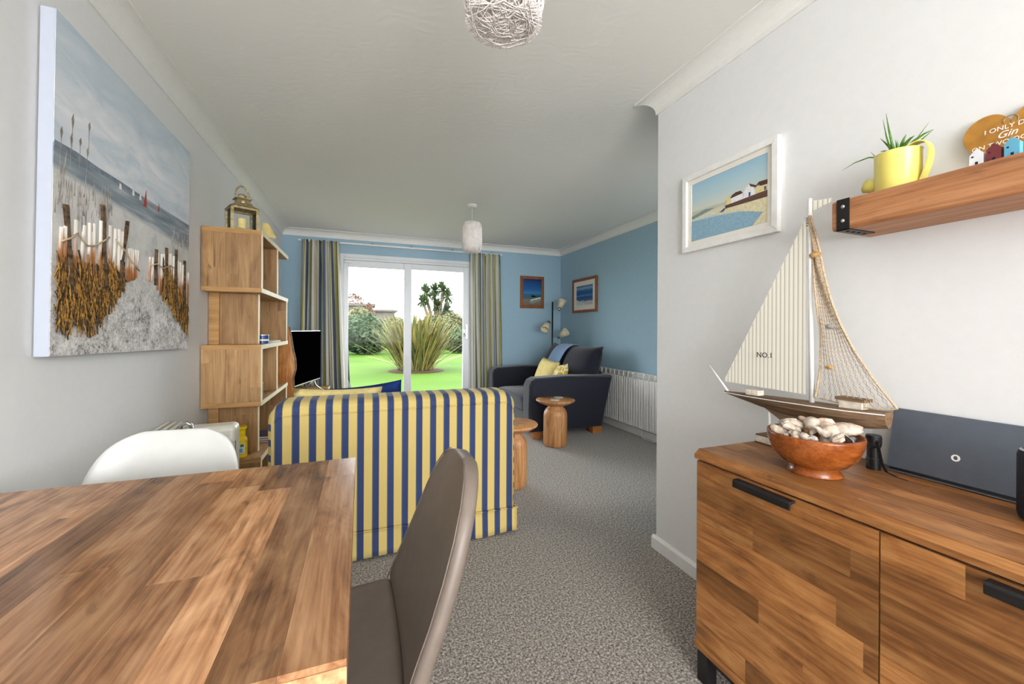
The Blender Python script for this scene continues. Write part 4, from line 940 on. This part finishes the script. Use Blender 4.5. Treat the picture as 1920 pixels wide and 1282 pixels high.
obj('front_leaf', MB().prism([(-.03, 0), (.05, 0), (.012, .095), (-.03, .10)], lambda a, b, t: (a, t, b), 0, .003), M['cushion_yellow'], gc); obj('back_leaf', MB().prism([(-.05, 0), (.03, 0), (-.008, .09), (-.03, .10)], lambda a, b, t: (a + .02, t + .03 - b * .2, b), 0, .003), M['cushion_yellow'], gc)
# things in the bookcase
tn = thing('blue_tin', 'small blue tin with pale lid on a bookcase shelf', 'tin', (-.625, 3.135, 1.048)); obj('tin_body', MB().lathe([(.036, 0), (.036, .055)], n=28), M['tin_blue'], tn); obj('tin_rim', MB().lathe([(.037, .055), (.037, .060), (.03, .061)], n=28), M['silver_plastic'], tn); obj('tin_label', MB().lathe([(.0364, .018), (.0364, .030)], n=28, caps=False), M['paper'], tn)
tag(obj('paper_pad', MB().box(-.70, 3.28, 1.0485, -.595, 3.60, 1.060), M['paper'], None, bevel=.001), 'white paper pad lying beside the blue tin', 'paper')
mg = thing('navy_mug', 'navy mug with white rim on a lower bookcase shelf', 'mug', (-.635, 3.0, .695)); obj('mug_body', MB().lathe([(.036, 0), (.040, .004), (.040, .10), (.036, .10), (.035, .01)], n=28), M['navy_ceramic'], mg, smooth=False); obj('mug_handle', MB().tube([(-.038, 0, .085), (-.065, 0, .075), (-.068, 0, .04), (-.038, 0, .025)], .006, 8), M['navy_ceramic'], mg, smooth=True); obj('mug_rim', MB().lathe([(.0402, .100), (.0402, .103), (.036, .103)], n=28), M['paper'], mg)
for i, (z0, z1, m_, lb) in enumerate(((.3455, .357, 'book_red', 'red book lying flat at the bottom of the bookcase'), (.3575, .372, 'book_teal', 'teal book lying on the red book'), (.3725, .388, 'navy_ceramic', 'navy book topmost on the small pile in the bookcase'))):
    b_ = thing('book', lb, 'book', (-.74, 3.25, z0), 0, 'books lying in the bookcase'); h_ = z1 - z0
    obj('cover', MB().box(0, 0, 0, .145 - i * .006, .21, .002).box(0, 0, h_ - .002, .145 - i * .006, .21, h_).box(.142 - i * .006, 0, .002, .145 - i * .006, .21, h_ - .002), M[m_], b_); obj('pages', MB().box(.003, .004, .002, .142 - i * .006, .206, h_ - .002), M['paper'], b_)
jr = thing('yellow_tub', 'bright yellow plastic tub with label on the bookcase bottom shelf', 'tub', (-.713, 2.945, .345), .25)
def sq(w, z, n=5, r=.3):
    p = []
    for cx, cy, a0 in ((1, 1, 0), (-1, 1, PI / 2), (-1, -1, PI), (1, -1, 1.5 * PI)):
        for k in range(n): a = a0 + PI / 2 * k / (n - 1); p.append((w * (cx * (1 - r) + r * math.cos(a)), w * (cy * (1 - r) + r * math.sin(a)), z))
    return p
obj('tub_body', MB().loft([sq(.040, 0), sq(.043, .006), sq(.043, .112), sq(.036, .122), sq(.030, .128), sq(.030, .138)]), M['yellow_plastic'], jr, smooth=False, bevel=.002); obj('tub_lid', MB().loft([sq(.033, .138), sq(.034, .165), sq(.042, .185), sq(.040, .190)]), M['yellow_plastic'], jr, bevel=.002)
lbp = obj('tub_label', MB().box(-.025, -.0445, .025, .030, -.0432, .090), M['paper'], jr); obj('label_mark', MB().box(.005, -.0450, .068, .024, -.0446, .086), M['leaf_green'], lbp); obj('label_mark', MB().box(-.018, -.0450, .034, .018, -.0446, .060), M['hut_blue'], lbp)

# ---- wall shelf and what stands on it
sh = thing('wall_shelf', 'thick wooden beam shelf with black iron strap on the white wall', 'shelf', (0, 0, 0))
obj('beam', MB().prism([(1.284, 1.446), (1.290, 1.440), (1.4635, 1.440), (1.4635, 1.527), (1.290, 1.527), (1.284, 1.521)], lambda a, b, t: (a, t, b), -.25, .758), M['wood_shelf'], sh, bevel=.003)
sr = obj('iron_strap', MB().box(1.2815, .712, 1.4375, 1.284, .744, 1.527).box(1.2815, .712, 1.4375, 1.40, .744, 1.4400), M['black_metal'], sh)
for z in (1.465, 1.505): obj('bolt_head', MB().ball((1.2815, .728, z), (.003, .005, .005), 10, 6), M['silver_plastic'], sr, smooth=True)
for x in (1.305, 1.33, 1.355, 1.38): obj('strap_hole', MB().cyl((x, .728, 1.4376), (x, .728, 1.4370), .005, n=12), M['screen_black'], sr)
wc = thing('watering_can_planter', 'yellow enamel watering-can planter on the wall shelf', 'planter', (1.375, .648, 1.527))
obj('can_body', MB().lathe([(.046, 0), (.048, .003), (.049, .108), (.0505, .111), (.048, .111), (.046, .10), (.045, .095)], n=40, caps=False), M['yellow_enamel'], wc, smooth=True); obj('can_floor', MB().lathe([(.046, 0), (.046, .002)], n=32), M['yellow_enamel'], wc)
obj('soil', MB().lathe([(.045, .09), (.03, .097), (.005, .099)], n=24), M['soil'], wc)
obj('spout', MB().tube([(0, .040, .03), (0, .058, .04), (0, .072, .046)], [.016, .018, .020], 16), M['yellow_enamel'], wc, smooth=True)
hk_ = [(-.018, .117), (-.040, .124), (-.058, .120), (-.067, .104), (-.068, .082), (-.063, .055), (-.055, .030), (-.047, .012)]
hp = []
for q in range(len(hk_) - 1):   # Catmull-Rom through the handle's bend points
    a, b, c, d_ = (hk_[max(0, min(len(hk_) - 1, q + o_))] for o_ in (-1, 0, 1, 2))
    for k in range(4):
        f = k / 4; hp.append((0,) + tuple(.5 * (2 * b[m_] + (c[m_] - a[m_]) * f + (2 * a[m_] - 5 * b[m_] + 4 * c[m_] - d_[m_]) * f * f + (3 * b[m_] - a[m_] - 3 * c[m_] + d_[m_]) * f ** 3) for m_ in (0, 1)))
hp.append((0,) + hk_[-1])
hb = MB(); rings = []
for i, p in enumerate(hp):
    a = hp[max(i - 1, 0)]; b = hp[min(i + 1, len(hp) - 1)]; ty, tz = b[1] - a[1], b[2] - a[2]; L = math.hypot(ty, tz); ny, nz = -tz / L * .0015, ty / L * .0015
    rings.append([(-.013, p[1] - ny, p[2] - nz), (.013, p[1] - ny, p[2] - nz), (.013, p[1] + ny, p[2] + nz), (-.013, p[1] + ny, p[2] + nz)])
hb.loft(rings); obj('handle', hb, M['yellow_enamel'], wc, smooth=False, bevel=0)
pl = thing('spider_plant', 'small spiky green plant growing in the yellow planter', 'plant', (1.375, .648, 1.627))
rg = random.Random(2)
for (dy, dz, sx, bend, w) in ((.062, .045, 0, -.02, .003), (.125, .012, -.02, .022, .0022), (.022, .135, -.01, -.02, .0035), (.034, .125, .0, -.03, .003), (.025, .055, .01, .008, .004), (.040, .075, .0, .005, .003), (.010, .06, .01, 0, .002), (-.018, .06, .0, .01, .0045), (-.040, .045, -.01, .012, .005), (-.060, .075, .01, -.006, .002), (-.072, .048, .0, .012, .004), (-.065, .055, .02, 0, .003), (.06, .008, .01, .0, .003), (-.008, .045, -.02, .004, .0035), (.05, .045, .02, .01, .003), (-.03, .03, .02, .01, .004)):
    p = [(0, 0, 0)] + [(sx * f, dy * f, dz * f + bend * math.sin(PI * f)) for f in (.25, .5, .75, 1)]
    obj('leaf', MB().tube([(q[0], q[1], q[2] - .004) for q in p], [w * .9, w, w * .9, w * .6, w * .1], 5), M['leaf_green'], pl, smooth=True)
# heart sign
hs_ = thing('heart_sign', 'heart-shaped wooden sign with white lettering leaning on the wall', 'sign', (1.440, .468, 1.528))
hp_ = []
for k in range(64):
    a = 2 * PI * k / 64; x = 16 * math.sin(a) ** 3; y = 13 * math.cos(a) - 5 * math.cos(2 * a) - 2 * math.cos(3 * a) - math.cos(4 * a)
    hp_.append((x / 16 * .080, (y + 17) / 29 * .158))
ph2 = lambda a, b, t: (-t + b * .10, -a, b)
hb_ = obj('heart_board', MB().prism(hp_, ph2, 0, .006), M['gin_wood'], hs_, bevel=.001)
def lettering(s_, size, a, b, shear=0): obj('lettering', text_mb(s_, size, lambda x, y, z: ph2(a + x, b + y, .0064 + z), .0006, shear), M['text_white'], hb_)
lettering('I ONLY DRINK', .0155, -.043, .110); lettering('Gin', .023, -.022, .0905, .35); lettering('ON TWO OCCASIONS', .0145, -.063, .0745); lettering('B', .0145, .0, .050)
obj('wire_loop', MB().tube([(-.006 + .013, .012 * math.cos(a), .128 + .012 * math.sin(a)) for a in [PI * 2 * k / 16 for k in range(17)]], .0014, 6), M['brass_old'], hs_, smooth=True)
bh = thing('beach_hut_row', 'row of three tiny wooden beach huts in white, red and blue', 'ornament', (1.325, .455, 1.527))
obj('strip_base', MB().box(-.010, -.047, 0, .012, .036, .004), M['wood_hull'], bh)
for i, m_ in enumerate(('hut_white', 'hut_red', 'hut_blue')):
    y1 = .034 - i * .0268; w_ = .022; h_ = .030 + .002 * i
    hu = obj('hut', MB().prism([(y1 - w_, .004), (y1, .004), (y1, h_), (y1 - w_ / 2, h_ + .013), (y1 - w_, h_)], lambda a, b, t: (t, a, b), -.008, .008), M[m_], bh)
    obj('hut_door', MB().box(-.0086, y1 - .014, .004, -.0081, y1 - .0095, .013), M['dark_paint'], hu); obj('hut_window', MB().box(-.0086, y1 - .007, .024, -.0081, y1 - .0035, .0275), M['dark_paint'], hu)

# ---- on the sideboard
ZT = .7572
bw = thing('shell_bowl', 'polished brown wooden footed bowl on the sideboard', 'bowl', (1.185, .742, ZT))
obj('bowl_shell', MB().lathe([(.052, .020), (.075, .030), (.098, .055), (.109, .085), (.1115, .104), (.1105, .110), (.104, .110), (.101, .100), (.088, .062), (.06, .040), (.01, .034)], n=56), M['wood_bowl'], bw, smooth=True); obj('foot', MB().lathe([(.064, 0), (.066, .003), (.056, .014), (.053, .024)], n=48), M['wood_bowl'], bw, smooth=True)
rg = random.Random(14)
def shell(label, kind, dx, dy, dz, s_, mat, rot):
    mb = MB()
    if kind == 'fan':
        N = 22; rows = []
        for i in range(7):
            f = i / 6; rows.append([(math.cos(a) * f * (1 + .05 * math.sin(a * 22)), math.sin(a) * f * (1 + .05 * math.sin(a * 22)) , .45 * (1 - f * f) ** .5 + .02 * math.cos(a * 11) * f) for a in [-.2 + (PI + .4) * k / N for k in range(N + 1)]])
        mb.loft([[tuple(c * s_ for c in p) for p in r_] for r_ in rows], False, False); k_ = dict(solid=s_ * .08, smooth=True)
    elif kind == 'conch':
        pts = [(-1 + .25 * i, .12 * math.sin(i * 1.7), .10 * math.cos(i * 1.3)) for i in range(9)]; rr_ = [.02, .14, .24, .40, .56, .62, .50, .30, .08]
        mb.tube([tuple(c * s_ for c in p) for p in pts], [r_ * s_ * (1 + .12 * (i % 2)) for i, r_ in enumerate(rr_)], 11); k_ = dict(smooth=True)
    elif kind == 'rough':
        for i in range(3): mb.ball((rg.uniform(-.25, .25) * s_, rg.uniform(-.2, .2) * s_, (i * .2 - .2) * s_), (s_ * rg.uniform(.75, 1.0), s_ * rg.uniform(.5, .75), s_ * .34), 7, 4, jit=.22)
        k_ = dict(smooth=False)
    else:
        mb.ball((0, 0, 0), (s_, s_ * .62, s_ * .42), 12, 8, jit=.08); k_ = dict(smooth=True)
    o = obj('seashell', mb, M[mat], None, **k_); o.location = (1.185 + dx, .742 + dy, ZT + dz); o.rotation_euler = rot; tag(o, label, 'shell', 'shells in the wooden bowl')
shell('grey layered oyster shell at the left end of the bowl', 'rough', -.0, .070, .116, .030, 'shell_grey', (0, 0, .4))
shell('small pale shell on top of the heap beside the oyster shell', 'smooth', .02, .044, .138, .016, 'shell_pink', (.3, 0, .8))
shell('large cream knobbly shell just left of the bowl middle', 'rough', -.035, .030, .126, .032, 'shell_white', (.2, .3, -.5))
shell('pointed cream shell standing up in the bowl middle', 'conch', -.02, -.010, .130, .030, 'shell_white', (.2, -.9, .5))
shell('smooth white shell lying against the front left bowl rim', 'fan', -.062, .050, .106, .030, 'shell_white', (-.5, -.5, 2.4))
shell('round pinkish shell below the pointed one', 'smooth', -.065, .012, .110, .021, 'shell_pink', (0, .2, .3))
shell('pale ribbed fan shell at the front of the bowl', 'fan', -.072, -.012, .106, .024, 'shell_white', (-.6, -.6, 2.0))
shell('greyish blue mussel-like shell at the front right of the bowl', 'smooth', -.066, -.036, .108, .022, 'shell_grey', (.2, .2, .9))
shell('white hooked conch at the right of the bowl', 'conch', -.030, -.052, .126, .032, 'shell_white', (.5, .3, -.6))
shell('tan and pink conch behind the white hooked conch', 'conch', .0, -.030, .122, .032, 'shell_pink', (.1, .2, .9))
shell('long pale razor-shaped shell at the back right of the bowl', 'smooth', .042, -.052, .128, .040, 'shell_white', (.25, -.1, -1.0))
shell('grey striped shell at the right rim of the bowl', 'fan', -.01, -.078, .114, .026, 'shell_grey', (-.3, .5, -1.2))
shell('large pale fan shell at the back of the bowl', 'fan', .05, .02, .120, .036, 'shell_white', (.5, 0, .3))
shell('buried brown speckled shell in the middle of the heap', 'smooth', .01, .01, .112, .035, 'shell_tan', (.1, .1, .2))
shell('buried grey shell under the cream knobbly one', 'smooth', -.01, .045, .100, .034, 'shell_grey', (.1, .1, 1.2))
shell('buried cream shell under the conches', 'smooth', -.01, -.045, .100, .036, 'shell_white', (.1, -.1, .6))
shell('chunky pale shell at the far left inside the bowl rim', 'rough', .035, .066, .112, .026, 'shell_white', (.3, .2, 1.1))
shell('small grey chip of shell between the oyster and the front rim', 'rough', -.045, .074, .108, .017, 'shell_grey', (.1, .5, .2))
shell('beige angular shell on top of the heap at centre right', 'rough', .012, -.022, .140, .024, 'shell_pink', (.6, .1, 1.9))
shell('white angular shell next to the right rim', 'rough', -.035, -.078, .112, .020, 'shell_white', (.2, .7, 2.3))
shell('small rounded pebble-like shell at the very front of the bowl', 'smooth', -.086, .018, .107, .013, 'shell_grey', (.1, .1, .4))
shell('small white whelk in front of the hooked conch', 'conch', -.078, -.030, .110, .018, 'shell_white', (.3, .2, 1.4))

# model sailing boat, bow towards +y
XB = 1.335
bt = thing('model_boat', 'wooden model sailing boat with striped sail and net', 'model boat', (XB, 0, ZT))
by = lambda y: y
hull = MB(); rings = []
for y, dk, kl, hw in ((1.166, .158, .150, .002), (1.10, .160, .138, .016), (1.02, .162, .124, .028), (.92, .165, .112, .036), (.82, .168, .106, .038), (.74, .170, .112, .034), (.69, .172, .120, .027), (.645, .174, .130, .018)):
    rings.append([(-hw, y, dk), (-hw * .97, y, dk - (dk - kl) * .45), (-hw * .55, y, kl + (dk - kl) * .18), (0, y, kl), (hw * .55, y, kl + (dk - kl) * .18), (hw * .97, y, dk - (dk - kl) * .45), (hw, y, dk)])
hull.loft(rings); hu = obj('hull', hull, M['wood_hull'], bt)
obj('white_line', MB().tube([(-hw - .0006, y, dk - .006) for y, dk, kl, hw in ((1.166, .158, 0, .002), (1.10, .160, 0, .016), (1.02, .162, 0, .028), (.92, .165, 0, .036), (.82, .168, 0, .038), (.74, .170, 0, .034), (.69, .172, 0, .027), (.645, .174, 0, .018))], .0017, 5), M['text_white'], hu)
obj('keel', MB().prism([(1.00, .124), (.93, .085), (.87, .066), (.80, .068), (.775, .085), (.77, .112), (.9, .118)], lambda a, b, t: (t, a, b), -.006, .006), M['wood_hull'], bt, bevel=.002)
obj('mast', MB().cyl((0, .842, .168), (0, .852, .815), .0075, .006, 12), M['white_paint'], bt, smooth=True)
obj('bow_sprit', MB().cyl((0, 1.150, .158), (0, 1.240, .252), .004, .003, 8), M['white_paint'], bt, smooth=True)
sail = [(.862, .190), (1.165, .196), (1.160, .206), (.868, .745), (.862, .745)]
so = obj('main_sail', MB().prism(sail, lambda a, b, t: (t - .010 * math.sin((a - .86) * 9), a, b), -.001, .001), M['sail'], bt)
obj('lettering', text_mb('NO.1', .026, lambda x, y, z: (-.0125 - .006 + z, 1.018 - x, .300 + y)), M['text_black'], so)
fl_ = obj('flag', MB().prism([(.851, .806), (.851, .770), (.795, .785), (.79, .798)], lambda a, b, t: (t, a, b), -.0008, .0008), M['sail'], bt)
# net: hanging between mast head and stern, a mesh of cords
def lerp_tab(tab, z):
    for (y0, z0), (y1, z1) in zip(tab, tab[1:]):
        if z1 <= z <= z0: return y0 + (y1 - y0) * (z0 - z) / (z0 - z1)
    return tab[-1][0] if z < tab[-1][1] else tab[0][0]
NR = [(.848, .765), (.829, .679), (.809, .576), (.783, .483), (.757, .411), (.723, .333), (.678, .254), (.627, .187)]
NL = [(.850, .765), (.842, .631), (.827, .495), (.816, .394), (.820, .278), (.830, .187)]
def netp(u, v):   # u across 0..1, v 0 bottom .. 1 top
    z = .187 + (.760 - .187) * v; yl, yr = lerp_tab(NL, z), lerp_tab(NR, z)
    return (-.004 + .005 * math.sin(u * 7 + v * 9), yl + (yr - yl) * u, z - .010 * (1 - v) * math.sin(PI * u))
nb = MB(); NU, NV2 = 11, 44
for i in range(NU + 1):
    for sgn in (0, 1):
        pts = []
        for j in range(NV2 + 1):
            u = (i + (.5 if (j % 2) ^ sgn else 0)) / NU; pts.append(netp(min(1, u), (j / NV2) ** .9))
        nb.tube(pts, .0011, 3, False)
for e in (0, 1): nb.tube([netp(e, j / 30) for j in range(31)], .003, 6)
nb.tube([netp(k / 12, 0) for k in range(13)], .0022, 6); o = obj('net', nb, M['rope'], bt); o['kind'] = 'stuff'
obj('mast_lashing', MB().tube([(.008 * math.cos(a), .851 + .008 * math.sin(a), .728 + a * .0012) for a in [k * .6 for k in range(40)]], .0016, 5), M['rope'], bt)
for (y, z, m_, s_) in ((.829, .632, 'shell_tan', .019), (.784, .408, 'shell_grey', .016), (.788, .284, 'shell_tan', .013)): obj('net_shell', MB().ball((-.008, y, z), (s_ * .4, s_, s_ * .5), 12, 8), M[m_], bt, smooth=True)
c1 = obj('cabin', MB().box(-.016, 1.015, .160, .016, 1.062, .180), M['pale_wood'], bt); c2 = obj('cabin', MB().box(-.016, .700, .168, .016, .757, .192), M['pale_wood'], bt); obj('cabin_roof', MB().box(-.020, .692, .192, .020, .766, .201), M['wood_hull'], c2)
for y, k in ((.982, .122), (.752, .112)): obj('stand_rod', MB().cyl((0, y, .03), (0, y, k + .004), .0045, n=10), M['white_paint'], bt, smooth=True)
obj('stand_base', MB().box(-.027, .742, 0, .027, 1.015, .008), M['wood_hull'], bt)
sb_ = obj('stand_block', MB().box(-.030, .738, .004, .030, 1.012, .0265), M['pale_wood'], bt, bevel=.002); obj('block_top', MB().box(-.029, .739, .0265, .029, 1.011, .031), M['wood_hull'], sb_)
# torch
tc = thing('torch', 'small black torch with wrist strap standing beside the laptop', 'torch', (1.375, .700, ZT))
obj('torch_body', MB().lathe([(.0165, 0), (.0165, .03), (.0150, .033), (.0150, .062), (.0175, .068), (.0180, .094), (.0165, .097)], n=28), M['black_plastic'], tc, smooth=False); 
for z in (.006, .012, .018, .024, .074, .080, .086): obj('grip_ring', MB().lathe([(.0172 if z < .05 else .0185, z), (.0172 if z < .05 else .0185, z + .003)], n=28), M['black_plastic'], tc)
sp_ = [(-.012, -.012, .085), (-.022, -.024, .060), (-.030, -.034, .030), (-.036, -.048, .010), (-.042, -.072, .006), (-.048, -.095, .006)]
rings = [[(x - .0006, y - .004, z), (x - .0006, y + .004, z), (x + .0006, y + .004, z + .001), (x + .0006, y - .004, z + .001)] for x, y, z in sp_]
obj('wrist_strap', MB().loft(rings), M['black_plastic'], tc)
# closed laptop leaning on the wall
lp = thing('laptop', 'closed slate-grey laptop leaning against the wall', 'laptop', (1.408, .688, ZT)); lp.rotation_euler = (0, math.radians(13), 0)
obj('lid', MB().box(-.001, -.335, .010, .007, 0, .178), M['laptop_slate'], lp, bevel=.003); obj('base_half', MB().box(.0085, -.335, .002, .019, 0, .178), M['laptop_slate'], lp, bevel=.003); obj('hinge', MB().box(-.0012, -.325, 0, .0085, -.008, .010), M['black_plastic'], lp); obj('base_lip', MB().box(-.010, -.33, .0005, .0, -.006, .004), M['laptop_slate'], lp)
lg = MB(); rings = []
for a in [2 * PI * k / 28 for k in range(29)]:
    rings.append([(-.0012, -.138 + r_ * math.cos(a) * 1.0, .072 + r_ * math.sin(a)) for r_ in (.0085,)] + [(-.0018, -.138 + .0085 * math.cos(a), .072 + .0085 * math.sin(a)), (-.0018, -.138 + (.0045 + .001 * math.cos(a + .8)) * math.cos(a), .072 + .0052 * math.sin(a)), (-.0012, -.138 + .0045 * math.cos(a), .072 + .0052 * math.sin(a))])
lg.loft(rings, True, False); obj('ring_logo', lg, M['text_white'], lp)
# smart speaker
sk = thing('smart_speaker', 'dark fabric cylinder speaker at the right edge', 'speaker', (1.325, .366, ZT))
obj('fabric_body', MB().lathe([(.040, 0), (.048, .006), (.050, .015), (.050, .135), (.047, .145)], n=40), M['speaker_cloth'], sk, smooth=True); obj('top_cap', MB().lathe([(.047, .145), (.042, .149), (.01, .1495)], n=40), M['black_plastic'], sk, smooth=True); obj('light_ring', MB().lathe([(.0465, .1455), (.0435, .1485)], n=40, caps=False), M['silver_plastic'], sk)
